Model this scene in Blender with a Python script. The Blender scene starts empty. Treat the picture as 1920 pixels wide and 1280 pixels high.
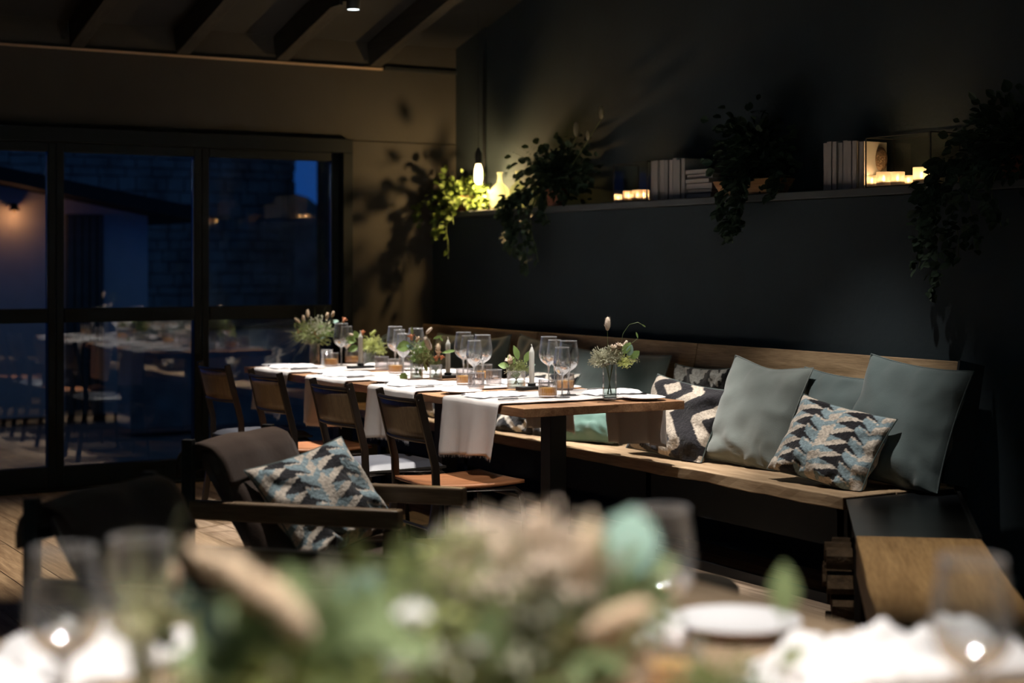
import bpy, math, random
from mathutils import Vector, Matrix, Euler, noise
random.seed(7)
PI = math.pi
R = math.radians
COL = bpy.context.scene.collection
SC = bpy.context.scene

# ------------------------------------------------------------------ camera
H = 1.35                       # eye height
TH = R(30.3)                   # camera heading, clockwise from +Y
F = 3057.0                     # focal length in pixels of the 1920 px frame
CX, CY = 960.0, 494.0          # horizon row 494
cam_d = bpy.data.cameras.new('camera')
cam = bpy.data.objects.new('camera', cam_d)
COL.objects.link(cam)
cam.location = (0, 0, H)
cam.rotation_euler = (R(90), 0, -TH)
cam_d.sensor_width = 36
cam_d.lens = F * 36 / 1920
cam_d.shift_y = -(640 - CY) / 1920
cam_d.clip_start = 0.05
cam_d.clip_end = 200
cam_d.dof.use_dof = True
cam_d.dof.focus_distance = 7.0
cam_d.dof.aperture_fstop = 1.75
SC.camera = cam

# ------------------------------------------------------------------ world: deep dusk
w = bpy.data.worlds.new('dusk')
SC.world = w
w.use_nodes = True
nt = w.node_tree
nt.nodes.clear()
wo = nt.nodes.new('ShaderNodeOutputWorld')
bg = nt.nodes.new('ShaderNodeBackground')
tc = nt.nodes.new('ShaderNodeTexCoord')
sx = nt.nodes.new('ShaderNodeSeparateXYZ')
cr = nt.nodes.new('ShaderNodeValToRGB')
cr.color_ramp.elements[0].position = 0.0
cr.color_ramp.elements[0].color = (0.006, 0.052, 0.24, 1)
cr.color_ramp.elements[1].position = 0.45
cr.color_ramp.elements[1].color = (0.024, 0.052, 0.105, 1)
nt.links.new(tc.outputs['Generated'], sx.inputs[0])
nt.links.new(sx.outputs['Z'], cr.inputs[0])
nt.links.new(cr.outputs[0], bg.inputs[0])
bg.inputs[1].default_value = 1.15
nt.links.new(bg.outputs[0], wo.inputs[0])

SC.view_settings.view_transform = 'Standard'
SC.view_settings.look = 'None'
SC.view_settings.gamma = 1.0
SC.view_settings.use_curve_mapping = False
SC.view_settings.exposure = 0.0
SC.cycles.caustics_reflective = False
SC.cycles.caustics_refractive = False
SC.cycles.transparent_max_bounces = 24
SC.cycles.max_bounces = 8
SC.cycles.diffuse_bounces = 4
SC.cycles.sample_clamp_indirect = 3.0

# the ceiling spots: (x, y, aim x, aim y, power, cone degrees, blend, colour)
COOL = (1.0, 0.93, 0.86)
WARM = (1.0, 0.80, 0.56)
SPOTS = [
    (4.00, 8.68, 3.86, 8.25, 500, 44, 0.5, COOL),
    (4.05, 7.55, 3.88, 7.40, 590, 46, 0.5, COOL),
    (4.10, 6.45, 3.90, 6.40, 620, 42, 0.5, COOL),
    (3.60, 5.00, 4.45, 5.45, 420, 34, 0.8, COOL),
    (2.45, 6.00, 2.38, 5.25, 430, 34, 0.9, COOL),
    (1.60, 6.60, 2.00, 7.60, 800, 44, 0.9, WARM),
    (0.75, 1.15, 0.95, 1.75, 560, 58, 0.9, COOL),
    (2.90, 3.20, 3.50, 3.70, 300, 36, 1.0, WARM),
    (1.90, 4.40, 3.35, 6.45, 400, 26, 0.9, COOL),
]

# ------------------------------------------------------------------ geometry helpers
CT, ST = math.cos(TH), math.sin(TH)


def at(px, py, D):
    """point at distance D (along the view axis) seen at a picture position"""
    r = (px - CX) / F * D
    return Vector((r * CT + D * ST, D * CT - r * ST, H - (py - CY) / F * D))


def onz(px, py, z):
    return at(px, py, (H - z) * F / (py - CY))


def onx(px, x):
    """y on the plane x = const for a picture column"""
    a = (px - CX) / F
    D = x / (a * CT + ST)
    return D * CT - a * D * ST


def ony(px, y):
    a = (px - CX) / F
    D = y / (CT - a * ST)
    return a * D * CT + D * ST


class MB:
    def __init__(s):
        s.v, s.f, s.c = [], [], None

    def add(s, v, f):
        b = len(s.v)
        s.v.extend([tuple(p) for p in v])
        s.f.extend([tuple(b + i for i in q) for q in f])
        return s

    def box(s, c, d, M=None):
        x, y, z = d[0] / 2, d[1] / 2, d[2] / 2
        v = [Vector((a, b, e)) for a in (-x, x) for b in (-y, y) for e in (-z, z)]
        if M is not None:
            v = [M @ p for p in v]
        v = [p + Vector(c) for p in v]
        return s.add(v, [(0, 1, 3, 2), (4, 6, 7, 5), (0, 4, 5, 1), (2, 3, 7, 6), (0, 2, 6, 4), (1, 5, 7, 3)])

    def bar(s, a, b, wd, ht):
        """rectangular bar from a to b; wd sideways, ht upwards"""
        a, b = Vector(a), Vector(b)
        d = b - a
        z = d.normalized()
        up = Vector((0, 0, 1)) if abs(z.z) < 0.95 else Vector((1, 0, 0))
        x = z.cross(up).normalized()
        y = x.cross(z).normalized()
        M = Matrix((x, y, z)).transposed()
        return s.box((a + b) / 2, (wd, ht, d.length), M)

    def tube(s, pts, r, seg=8, closed=False, caps=True):
        pts = [Vector(p) for p in pts]
        n = len(pts)
        rr = r if isinstance(r, (list, tuple)) else [r] * n
        ref = Vector((0, 0, 1))
        d0 = (pts[1] - pts[0]).normalized()
        if abs(d0.z) > 0.9:
            ref = Vector((1, 0, 0))
        vs = []
        for i, p in enumerate(pts):
            if closed:
                d = (pts[(i + 1) % n] - pts[i - 1]).normalized()
            else:
                d = (pts[min(i + 1, n - 1)] - pts[max(i - 1, 0)]).normalized()
            x = d.cross(ref)
            if x.length < 1e-4:
                x = d.cross(Vector((0.3, 0.9, 0.1)))
            x.normalize()
            y = d.cross(x).normalized()
            ref = -(y.cross(d)).cross(d) if False else ref
            for k in range(seg):
                a = 2 * PI * k / seg
                vs.append(p + x * (rr[i] * math.cos(a)) + y * (rr[i] * math.sin(a)))
        fs = []
        m = n if closed else n - 1
        for i in range(m):
            for k in range(seg):
                j = (i + 1) % n
                fs.append((i * seg + k, i * seg + (k + 1) % seg, j * seg + (k + 1) % seg, j * seg + k))
        if not closed and caps:
            fs.append(tuple(range(seg))[::-1])
            fs.append(tuple((n - 1) * seg + k for k in range(seg)))
        return s.add(vs, fs)

    def lathe(s, prof, seg=24, c=(0, 0, 0), ribs=0, ramp=0.0, capb=False, capt=False):
        vs, fs = [], []
        for (r, z) in prof:
            for k in range(seg):
                a = 2 * PI * k / seg
                q = r * (1 + ramp * (1 if (k * ribs * 2 // seg) % 2 else -1)) if ribs else r
                vs.append((c[0] + q * math.cos(a), c[1] + q * math.sin(a), c[2] + z))
        for i in range(len(prof) - 1):
            for k in range(seg):
                fs.append((i * seg + k, i * seg + (k + 1) % seg, (i + 1) * seg + (k + 1) % seg, (i + 1) * seg + k))
        if capb:
            fs.append(tuple(range(seg))[::-1])
        if capt:
            fs.append(tuple((len(prof) - 1) * seg + k for k in range(seg)))
        return s.add(vs, fs)

    def prism(s, poly, z0, z1):
        n = len(poly)
        v = [(x, y, z0) for x, y in poly] + [(x, y, z1) for x, y in poly]
        f = [tuple(range(n))[::-1], tuple(range(n, 2 * n))]
        f += [(i, (i + 1) % n, n + (i + 1) % n, n + i) for i in range(n)]
        return s.add(v, f)

    def grid(s, fn, nu, nv):
        v = [fn(i / nu, j / nv) for j in range(nv + 1) for i in range(nu + 1)]
        f = [(j * (nu + 1) + i, j * (nu + 1) + i + 1, (j + 1) * (nu + 1) + i + 1, (j + 1) * (nu + 1) + i) for j in range(nv) for i in range(nu)]
        return s.add(v, f)

    def slab(s, x0, x1, y0, y1, z0, z1, nx, ny, wob=0.004, sd=0.0):
        """a hewn plank: a closed box with uneven long edges"""
        def P(i, j, k):
            x = x0 + (x1 - x0) * i / nx
            y = y0 + (y1 - y0) * j / ny
            z = (z0, z1)[k]
            n1 = noise.noise(Vector((x * 3 + sd, y * 3, z * 20)))
            n2 = noise.noise(Vector((x * 9 + sd, y * 9, z * 30 + 7)))
            e = (n1 + 0.5 * n2) * wob
            if i == 0 or i == nx:
                x += e * 1.3
            if j == 0 or j == ny:
                y += e * 1.3
            z += e * (0.6 if k == 0 else 0.18)
            return (x, y, z)
        ids, vs = {}, []
        for k in (0, 1):
            for j in range(ny + 1):
                for i in range(nx + 1):
                    ids[i, j, k] = len(vs)
                    vs.append(P(i, j, k))
        fs = []
        for j in range(ny):
            for i in range(nx):
                fs.append((ids[i, j, 1], ids[i + 1, j, 1], ids[i + 1, j + 1, 1], ids[i, j + 1, 1]))
                fs.append((ids[i, j, 0], ids[i, j + 1, 0], ids[i + 1, j + 1, 0], ids[i + 1, j, 0]))
        for i in range(nx):
            fs.append((ids[i, 0, 0], ids[i + 1, 0, 0], ids[i + 1, 0, 1], ids[i, 0, 1]))
            fs.append((ids[i + 1, ny, 0], ids[i, ny, 0], ids[i, ny, 1], ids[i + 1, ny, 1]))
        for j in range(ny):
            fs.append((ids[0, j + 1, 0], ids[0, j, 0], ids[0, j, 1], ids[0, j + 1, 1]))
            fs.append((ids[nx, j, 0], ids[nx, j + 1, 0], ids[nx, j + 1, 1], ids[nx, j, 1]))
        return s.add(vs, fs)

    def ell(s, c, r, M=None, nu=10, nv=7):
        vs = []
        for j in range(nv + 1):
            t = PI * j / nv
            for i in range(nu):
                a = 2 * PI * i / nu
                p = Vector((r[0] * math.sin(t) * math.cos(a), r[1] * math.sin(t) * math.sin(a), r[2] * math.cos(t)))
                if M is not None:
                    p = M @ p
                vs.append(p + Vector(c))
        fs = [(j * nu + i, (j + 1) * nu + i, (j + 1) * nu + (i + 1) % nu, j * nu + (i + 1) % nu) for j in range(nv) for i in range(nu)]
        return s.add(vs, fs)

    def leaf(s, c, d, n, L, W, cup=0.15):
        """a leaf from c along d, face normal about n, folded on its midrib"""
        d = Vector(d).normalized()
        n = Vector(n)
        x = d.cross(n)
        if x.length < 1e-3:
            x = d.cross(Vector((0.2, 0.5, 0.8)))
        x.normalize()
        n = x.cross(d).normalized()
        c = Vector(c)
        prof = [(0, 0), (0.22, 0.36), (0.5, 0.5), (0.78, 0.34), (1, 0)]
        vs = [c]
        for t, q in prof[1:-1]:
            m = c + d * (L * t) - n * (L * cup * t * t)
            vs += [m - x * (W * q) + n * (W * 0.12), m, m + x * (W * q) + n * (W * 0.12)]
        vs.append(c + d * L - n * (L * cup))
        f = [(0, 2, 1), (0, 3, 2), (1, 2, 5, 4), (2, 3, 6, 5), (4, 5, 8, 7), (5, 6, 9, 8), (7, 8, 10), (8, 9, 10)]
        return s.add(vs, f)


def mesh(name, mb, mat, parent=None, loc=None, smooth=False, bevel=0.0, rot=None, solid=0.0, sub=0):
    me = bpy.data.meshes.new(name)
    me.from_pydata(mb.v, [], mb.f)
    me.update()
    if mb.c is not None:
        ca = me.color_attributes.new('Col', 'FLOAT_COLOR', 'POINT')
        for i, c in enumerate(mb.c):
            ca.data[i].color = (c[0], c[1], c[2], 1)
    if mat:
        me.materials.append(mat)
    if smooth:
        me.polygons.foreach_set('use_smooth', [True] * len(me.polygons))
    o = bpy.data.objects.new(name, me)
    COL.objects.link(o)
    if parent is not None:
        o.parent = parent
    if loc is not None:
        o.location = loc
    if rot is not None:
        o.rotation_euler = rot
    if bevel:
        m = o.modifiers.new('b', 'BEVEL')
        m.width = bevel
        m.segments = 2
        m.limit_method = 'ANGLE'
    if solid:
        m = o.modifiers.new('s', 'SOLIDIFY')
        m.thickness = solid
        m.offset = 0
    if sub:
        m = o.modifiers.new('d', 'SUBSURF')
        m.levels = m.render_levels = sub
    return o


def tag(o, label=None, cat=None, group=None, kind=None):
    if label:
        o['label'] = label
    if cat:
        o['category'] = cat
    if group:
        o['group'] = group
    if kind:
        o['kind'] = kind
    return o


def thing(name, label, cat, loc=(0, 0, 0), rz=0.0, group=None):
    o = bpy.data.objects.new(name, None)
    COL.objects.link(o)
    o.empty_display_size = 0.05
    o.location = loc
    o.rotation_euler = (0, 0, rz)
    return tag(o, label, cat, group)


def sempty(name):
    o = bpy.data.objects.new(name, None)
    COL.objects.link(o)
    o['kind'] = 'structure'
    return o


def dup(root, loc, rz, label, group=None):
    r = root.copy()
    COL.objects.link(r)
    r.location = loc
    r.rotation_euler = (0, 0, rz)
    r['label'] = label
    if group:
        r['group'] = group
    for ch in list(root.children):
        c = ch.copy()
        COL.objects.link(c)
        c.parent = r
        for g in list(ch.children):
            d = g.copy()
            COL.objects.link(d)
            d.parent = c
    return r


# ------------------------------------------------------------------ materials
def nmat(name):
    m = bpy.data.materials.new(name)
    m.use_nodes = True
    n = m.node_tree
    n.nodes.clear()
    out = n.nodes.new('ShaderNodeOutputMaterial')
    b = n.nodes.new('ShaderNodeBsdfPrincipled')
    n.links.new(b.outputs[0], out.inputs[0])
    return m, n, b, out


def plain(name, col, rough=0.6, metal=0.0, var=0.15, scale=6.0, bump=0.0, bscale=200.0, spec=0.5, sheen=0.0, coat=0.0, trans=0.0):
    m, n, b, out = nmat(name)
    b.inputs['Roughness'].default_value = rough
    b.inputs['Metallic'].default_value = metal
    b.inputs['Specular IOR Level'].default_value = spec
    b.inputs['Sheen Weight'].default_value = sheen
    b.inputs['Coat Weight'].default_value = coat
    tcn = n.nodes.new('ShaderNodeTexCoord')
    nz = n.nodes.new('ShaderNodeTexNoise')
    nz.inputs['Scale'].default_value = scale
    nz.inputs['Detail'].default_value = 4
    n.links.new(tcn.outputs['Object'], nz.inputs['Vector'])
    rp = n.nodes.new('ShaderNodeValToRGB')
    rp.color_ramp.elements[0].position = 0.3
    rp.color_ramp.elements[1].position = 0.7
    rp.color_ramp.elements[0].color = tuple(c * (1 - var) for c in col) + (1,)
    rp.color_ramp.elements[1].color = tuple(min(1, c * (1 + var)) for c in col) + (1,)
    n.links.new(nz.outputs['Fac'], rp.inputs[0])
    n.links.new(rp.outputs[0], b.inputs['Base Color'])
    if bump:
        nb = n.nodes.new('ShaderNodeTexNoise')
        nb.inputs['Scale'].default_value = bscale
        nb.inputs['Detail'].default_value = 3
        n.links.new(tcn.outputs['Object'], nb.inputs['Vector'])
        bp = n.nodes.new('ShaderNodeBump')
        bp.inputs['Strength'].default_value = bump
        bp.inputs['Distance'].default_value = 0.01
        n.links.new(nb.outputs['Fac'], bp.inputs['Height'])
        n.links.new(bp.outputs[0], b.inputs['Normal'])
    return m


def wood(name, c1, c2, axis=1, rough=0.6, scale=1.0, rnd=0.0, bump=0.25, spec=0.4):
    m, n, b, out = nmat(name)
    b.inputs['Roughness'].default_value = rough
    b.inputs['Specular IOR Level'].default_value = spec
    tcn = n.nodes.new('ShaderNodeTexCoord')
    oi = n.nodes.new('ShaderNodeObjectInfo')
    ad = n.nodes.new('ShaderNodeVectorMath')
    ad.operation = 'MULTIPLY_ADD'
    cb = n.nodes.new('ShaderNodeCombineXYZ')
    for i in range(3):
        n.links.new(oi.outputs['Random'], cb.inputs[i])
    n.links.new(cb.outputs[0], ad.inputs[0])
    ad.inputs[1].default_value = (13, 17, 11)
    n.links.new(tcn.outputs['Object'], ad.inputs[2])
    mp = n.nodes.new('ShaderNodeMapping')
    sc = [14 * scale] * 3
    sc[axis] = 1.1 * scale
    mp.inputs['Scale'].default_value = sc
    n.links.new(ad.outputs[0], mp.inputs['Vector'])
    nz = n.nodes.new('ShaderNodeTexNoise')
    nz.inputs['Scale'].default_value = 1.6
    nz.inputs['Detail'].default_value = 7
    nz.inputs['Roughness'].default_value = 0.62
    nz.inputs['Distortion'].default_value = 0.5
    n.links.new(mp.outputs[0], nz.inputs['Vector'])
    nf = n.nodes.new('ShaderNodeTexNoise')
    nf.inputs['Scale'].default_value = 9
    nf.inputs['Detail'].default_value = 4
    n.links.new(mp.outputs[0], nf.inputs['Vector'])
    rp = n.nodes.new('ShaderNodeValToRGB')
    rp.color_ramp.elements[0].position = 0.32
    rp.color_ramp.elements[1].position = 0.66
    rp.color_ramp.elements[0].color = tuple(c1) + (1,)
    rp.color_ramp.elements[1].color = tuple(c2) + (1,)
    n.links.new(nz.outputs['Fac'], rp.inputs[0])
    mx = n.nodes.new('ShaderNodeMix')
    mx.data_type = 'RGBA'
    mx.blend_type = 'MULTIPLY'
    mx.inputs[0].default_value = 0.55
    n.links.new(rp.outputs[0], mx.inputs[6])
    r2 = n.nodes.new('ShaderNodeValToRGB')
    r2.color_ramp.elements[0].position = 0.3
    r2.color_ramp.elements[1].position = 0.6
    r2.color_ramp.elements[0].color = (0.45, 0.42, 0.4, 1)
    n.links.new(nf.outputs['Fac'], r2.inputs[0])
    n.links.new(r2.outputs[0], mx.inputs[7])
    last = mx.outputs[2]
    if rnd:
        hs = n.nodes.new('ShaderNodeHueSaturation')
        mr = n.nodes.new('ShaderNodeMapRange')
        mr.inputs[3].default_value = 1 - rnd
        mr.inputs[4].default_value = 1 + rnd
        n.links.new(oi.outputs['Random'], mr.inputs[0])
        n.links.new(mr.outputs[0], hs.inputs['Value'])
        n.links.new(last, hs.inputs['Color'])
        last = hs.outputs[0]
    n.links.new(last, b.inputs['Base Color'])
    bp = n.nodes.new('ShaderNodeBump')
    bp.inputs['Strength'].default_value = bump
    bp.inputs['Distance'].default_value = 0.004
    n.links.new(nz.outputs['Fac'], bp.inputs['Height'])
    n.links.new(bp.outputs[0], b.inputs['Normal'])
    return m


def fabric(name, col, rough=0.9, sheen=0.3, var=0.1, weave=320, bump=0.35, trans=0.0, wr=0.0):
    m, n, b, out = nmat(name)
    b.inputs['Roughness'].default_value = rough
    b.inputs['Specular IOR Level'].default_value = 0.2
    b.inputs['Sheen Weight'].default_value = sheen
    tcn = n.nodes.new('ShaderNodeTexCoord')
    nz = n.nodes.new('ShaderNodeTexNoise')
    nz.inputs['Scale'].default_value = 5
    nz.inputs['Detail'].default_value = 5
    n.links.new(tcn.outputs['Object'], nz.inputs['Vector'])
    rp = n.nodes.new('ShaderNodeValToRGB')
    rp.color_ramp.elements[0].position = 0.3
    rp.color_ramp.elements[1].position = 0.7
    rp.color_ramp.elements[0].color = tuple(c * (1 - var) for c in col) + (1,)
    rp.color_ramp.elements[1].color = tuple(min(1, c * (1 + var)) for c in col) + (1,)
    n.links.new(nz.outputs['Fac'], rp.inputs[0])
    n.links.new(rp.outputs[0], b.inputs['Base Color'])
    wv = n.nodes.new('ShaderNodeTexNoise')
    wv.inputs['Scale'].default_value = weave
    wv.inputs['Detail'].default_value = 2
    n.links.new(tcn.outputs['Object'], wv.inputs['Vector'])
    bp = n.nodes.new('ShaderNodeBump')
    bp.inputs['Strength'].default_value = bump
    bp.inputs['Distance'].default_value = 0.003
    n.links.new(wv.outputs['Fac'], bp.inputs['Height'])
    last = bp
    if wr:
        w2 = n.nodes.new('ShaderNodeTexNoise')
        w2.inputs['Scale'].default_value = 7
        w2.inputs['Detail'].default_value = 3
        w2.inputs['Distortion'].default_value = 0.2
        n.links.new(tcn.outputs['Object'], w2.inputs['Vector'])
        b2 = n.nodes.new('ShaderNodeBump')
        b2.inputs['Strength'].default_value = wr
        b2.inputs['Distance'].default_value = 0.03
        n.links.new(w2.outputs['Fac'], b2.inputs['Height'])
        n.links.new(bp.outputs[0], b2.inputs['Normal'])
        last = b2
    n.links.new(last.outputs[0], b.inputs['Normal'])
    if trans:
        tr = n.nodes.new('ShaderNodeBsdfTranslucent')
        n.links.new(rp.outputs[0], tr.inputs[0])
        ms = n.nodes.new('ShaderNodeMixShader')
        ms.inputs[0].default_value = trans
        n.links.new(b.outputs[0], ms.inputs[1])
        n.links.new(tr.outputs[0], ms.inputs[2])
        n.links.new(ms.outputs[0], out.inputs[0])
    return m


def vcol(name, rough=0.95, bump=0.7):
    m, n, b, out = nmat(name)
    b.inputs['Roughness'].default_value = rough
    b.inputs['Specular IOR Level'].default_value = 0.1
    b.inputs['Sheen Weight'].default_value = 0.2
    a = n.nodes.new('ShaderNodeVertexColor')
    a.layer_name = 'Col'
    tcn = n.nodes.new('ShaderNodeTexCoord')
    nz = n.nodes.new('ShaderNodeTexNoise')
    nz.inputs['Scale'].default_value = 90
    nz.inputs['Detail'].default_value = 4
    n.links.new(tcn.outputs['Object'], nz.inputs['Vector'])
    mr = n.nodes.new('ShaderNodeMapRange')
    mr.inputs[1].default_value = 0.3
    mr.inputs[2].default_value = 0.7
    mr.inputs[3].default_value = 0.7
    mr.inputs[4].default_value = 1.25
    n.links.new(nz.outputs['Fac'], mr.inputs[0])
    vm = n.nodes.new('ShaderNodeVectorMath')
    vm.operation = 'SCALE'
    n.links.new(a.outputs['Color'], vm.inputs[0])
    n.links.new(mr.outputs[0], vm.inputs['Scale'])
    n.links.new(vm.outputs[0], b.inputs['Base Color'])
    bp = n.nodes.new('ShaderNodeBump')
    bp.inputs['Strength'].default_value = bump
    bp.inputs['Distance'].default_value = 0.006
    n.links.new(nz.outputs['Fac'], bp.inputs['Height'])
    n.links.new(bp.outputs[0], b.inputs['Normal'])
    return m


def thin_glass(name, tint=(1, 1, 1), base=0.06, edge=0.65, power=4.0, rough=0.02, low=None, edge_gleam=0.0):
    m = bpy.data.materials.new(name)
    m.use_nodes = True
    n = m.node_tree
    n.nodes.clear()
    out = n.nodes.new('ShaderNodeOutputMaterial')
    tr = n.nodes.new('ShaderNodeBsdfTransparent')
    tr.inputs[0].default_value = tuple(tint) + (1,)
    gl = n.nodes.new('ShaderNodeBsdfGlossy')
    gl.inputs['Roughness'].default_value = rough
    lw = n.nodes.new('ShaderNodeLayerWeight')
    lw.inputs['Blend'].default_value = 0.5
    pw = n.nodes.new('ShaderNodeMath')
    pw.operation = 'POWER'
    pw.inputs[1].default_value = power
    n.links.new(lw.outputs['Facing'], pw.inputs[0])
    mr = n.nodes.new('ShaderNodeMapRange')
    mr.inputs[3].default_value = base
    mr.inputs[4].default_value = edge
    n.links.new(pw.outputs[0], mr.inputs[0])
    ms = n.nodes.new('ShaderNodeMixShader')
    fac = mr.outputs[0]
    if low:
        # mirror share raised low in the bowl to imitate the bright table's reflection
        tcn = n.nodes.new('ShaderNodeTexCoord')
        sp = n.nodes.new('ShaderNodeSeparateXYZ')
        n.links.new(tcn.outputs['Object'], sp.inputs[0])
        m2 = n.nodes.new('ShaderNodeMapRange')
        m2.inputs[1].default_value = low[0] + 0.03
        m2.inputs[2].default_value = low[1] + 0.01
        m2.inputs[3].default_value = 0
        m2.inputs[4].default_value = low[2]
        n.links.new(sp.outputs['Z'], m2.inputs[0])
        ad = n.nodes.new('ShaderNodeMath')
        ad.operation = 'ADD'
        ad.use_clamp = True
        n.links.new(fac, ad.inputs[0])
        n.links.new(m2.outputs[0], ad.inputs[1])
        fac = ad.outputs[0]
    n.links.new(fac, ms.inputs[0])
    n.links.new(tr.outputs[0], ms.inputs[1])
    n.links.new(gl.outputs[0], ms.inputs[2])
    if edge_gleam:
        # white mixed into the mirror share imitates refracted light along the outlines
        df = n.nodes.new('ShaderNodeBsdfDiffuse')
        df.inputs[0].default_value = (0.95, 0.96, 1.0, 1)
        tl = n.nodes.new('ShaderNodeBsdfTranslucent')
        tl.inputs[0].default_value = (0.95, 0.96, 1.0, 1)
        m3 = n.nodes.new('ShaderNodeMixShader')
        n.links.new(df.outputs[0], m3.inputs[1])
        n.links.new(tl.outputs[0], m3.inputs[2])
        m4 = n.nodes.new('ShaderNodeMixShader')
        m4.inputs[0].default_value = edge_gleam
        n.links.new(gl.outputs[0], m4.inputs[1])
        n.links.new(m3.outputs[0], m4.inputs[2])
        n.links.new(m4.outputs[0], ms.inputs[2])
    n.links.new(ms.outputs[0], out.inputs[0])
    return m


def emit(name, col, s):
    m = bpy.data.materials.new(name)
    m.use_nodes = True
    n = m.node_tree
    n.nodes.clear()
    out = n.nodes.new('ShaderNodeOutputMaterial')
    e = n.nodes.new('ShaderNodeEmission')
    e.inputs[0].default_value = tuple(col) + (1,)
    e.inputs[1].default_value = s
    n.links.new(e.outputs[0], out.inputs[0])
    return m


def translucent(name, col, k=0.5, rough=0.5):
    m, n, b, out = nmat(name)
    b.inputs['Base Color'].default_value = tuple(col) + (1,)
    b.inputs['Roughness'].default_value = rough
    tr = n.nodes.new('ShaderNodeBsdfTranslucent')
    tr.inputs[0].default_value = tuple(col) + (1,)
    nz = n.nodes.new('ShaderNodeTexNoise')
    nz.inputs['Scale'].default_value = 30
    mr = n.nodes.new('ShaderNodeMapRange')
    mr.inputs[3].default_value = max(0, k - 0.1)
    mr.inputs[4].default_value = min(1, k + 0.1)
    n.links.new(nz.outputs['Fac'], mr.inputs[0])
    ms = n.nodes.new('ShaderNodeMixShader')
    n.links.new(mr.outputs[0], ms.inputs[0])
    n.links.new(b.outputs[0], ms.inputs[1])
    n.links.new(tr.outputs[0], ms.inputs[2])
    n.links.new(ms.outputs[0], out.inputs[0])
    return m


M = {}
M['wall_dark'] = plain('dark_teal_plaster', (0.017, 0.029, 0.035), 0.85, var=0.14, scale=2.5, bump=0.15, bscale=40)
M['wall_beige'] = plain('taupe_plaster', (0.043, 0.040, 0.032), 0.9, var=0.12, scale=2.0, bump=0.2, bscale=50)
M['ledge'] = plain('grey_ledge', (0.075, 0.085, 0.088), 0.7, var=0.1)
M['ceiling'] = plain('dark_ceiling_board', (0.022, 0.022, 0.020), 0.85, var=0.15, scale=3)
M['rafter'] = wood('dark_rafter', (0.022, 0.020, 0.016), (0.040, 0.036, 0.028), 1, 0.8)
M['trim'] = plain('pale_wood_trim', (0.62, 0.46, 0.33), 0.5)
M['steel'] = plain('blackened_steel', (0.014, 0.016, 0.018), 0.42, metal=0.5, var=0.2, scale=9)
M['steel_edge'] = plain('bare_steel_bead', (0.16, 0.16, 0.155), 0.35, metal=0.9)
M['steel_top'] = plain('blue_black_steel_plate', (0.035, 0.042, 0.050), 0.28, metal=0.75, var=0.3, scale=5)
M['frame_black'] = plain('window_frame_paint', (0.004, 0.0065, 0.007), 0.6, spec=0.2, var=0.2)
M['black'] = plain('matt_black_panel', (0.010, 0.013, 0.014), 0.8, var=0.2)
M['floor_wood'] = wood('worn_floorboard', (0.17, 0.115, 0.075), (0.36, 0.275, 0.195), 1, 0.55, rnd=0.28)
M['floor_base'] = plain('dark_subfloor', (0.02, 0.016, 0.012), 0.9)
M['oak'] = wood('bench_oak', (0.29, 0.19, 0.105), (0.50, 0.36, 0.22), 1, 0.6, scale=1.0)
M['oak_back'] = wood('backrest_oak', (0.22, 0.145, 0.075), (0.40, 0.28, 0.16), 1, 0.65, scale=1.2)
M['box_oak'] = wood('box_bench_oak', (0.27, 0.18, 0.095), (0.43, 0.305, 0.17), 0, 0.5, scale=0.8)
M['table_wood'] = wood('table_walnut_oak', (0.20, 0.095, 0.045), (0.42, 0.235, 0.125), 1, 0.42, scale=1.0)
M['fore_table'] = wood('light_table_oak', (0.30, 0.21, 0.13), (0.46, 0.35, 0.24), 1, 0.5)
M['chair_frame'] = plain('bronze_brown_steel', (0.030, 0.022, 0.017), 0.38, metal=0.55, var=0.2)
M['chair_back'] = wood('moulded_plywood', (0.10, 0.065, 0.035), (0.17, 0.115, 0.065), 2, 0.32, scale=1.6, bump=0.05)
M['seat_wood'] = wood('orange_plywood_seat', (0.30, 0.115, 0.045), (0.48, 0.21, 0.095), 0, 0.35, scale=1.3, bump=0.05)
M['seat_grey'] = plain('grey_leather_seat', (0.08, 0.084, 0.10), 0.42, var=0.08)
M['arm_wood'] = wood('dark_walnut_arm', (0.11, 0.07, 0.036), (0.21, 0.14, 0.08), 0, 0.38, scale=1.2, bump=0.05)
M['arm_metal'] = plain('black_armchair_steel', (0.018, 0.017, 0.016), 0.45, metal=0.4)
M['brown_fabric'] = fabric('dark_brown_velvet', (0.050, 0.031, 0.022), sheen=0.08, weave=200, wr=0.2)
M['teal'] = fabric('grey_green_linen', (0.165, 0.188, 0.176), weave=350, wr=0.12)
M['teal_b'] = fabric('blue_green_linen', (0.105, 0.138, 0.138), weave=350, wr=0.12)
M['teal_g'] = fabric('sea_green_satin', (0.095, 0.185, 0.155), weave=350, rough=0.6, wr=0.12)
M['dark_cush'] = fabric('slate_green_linen', (0.080, 0.108, 0.102), weave=350, wr=0.12)
M['linen'] = fabric('white_linen', (0.60, 0.565, 0.545), weave=420, bump=0.5, trans=0.12, sheen=0.1)
M['napkin'] = fabric('white_cotton', (0.82, 0.81, 0.82), weave=420, bump=0.3, trans=0.1, sheen=0.1)
M['kilim'] = vcol('kilim_wool')
M['porcelain'] = plain('white_porcelain', (0.80, 0.80, 0.82), 0.18, var=0.02)
M['stoneware_rim'] = plain('pinkish_stoneware', (0.45, 0.34, 0.30), 0.4, var=0.05)
M['glass'] = thin_glass('clear_glass', (0.97, 0.985, 0.98), 0.06, 0.95, 2.0, 0.03, edge_gleam=0.25)
M['bowl_glass'] = thin_glass('wine_bowl_glass', (0.97, 0.985, 0.985), 0.06, 1.0, 1.4, 0.08, low=(0.150, 0.112, 0.80), edge_gleam=0.17)
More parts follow.
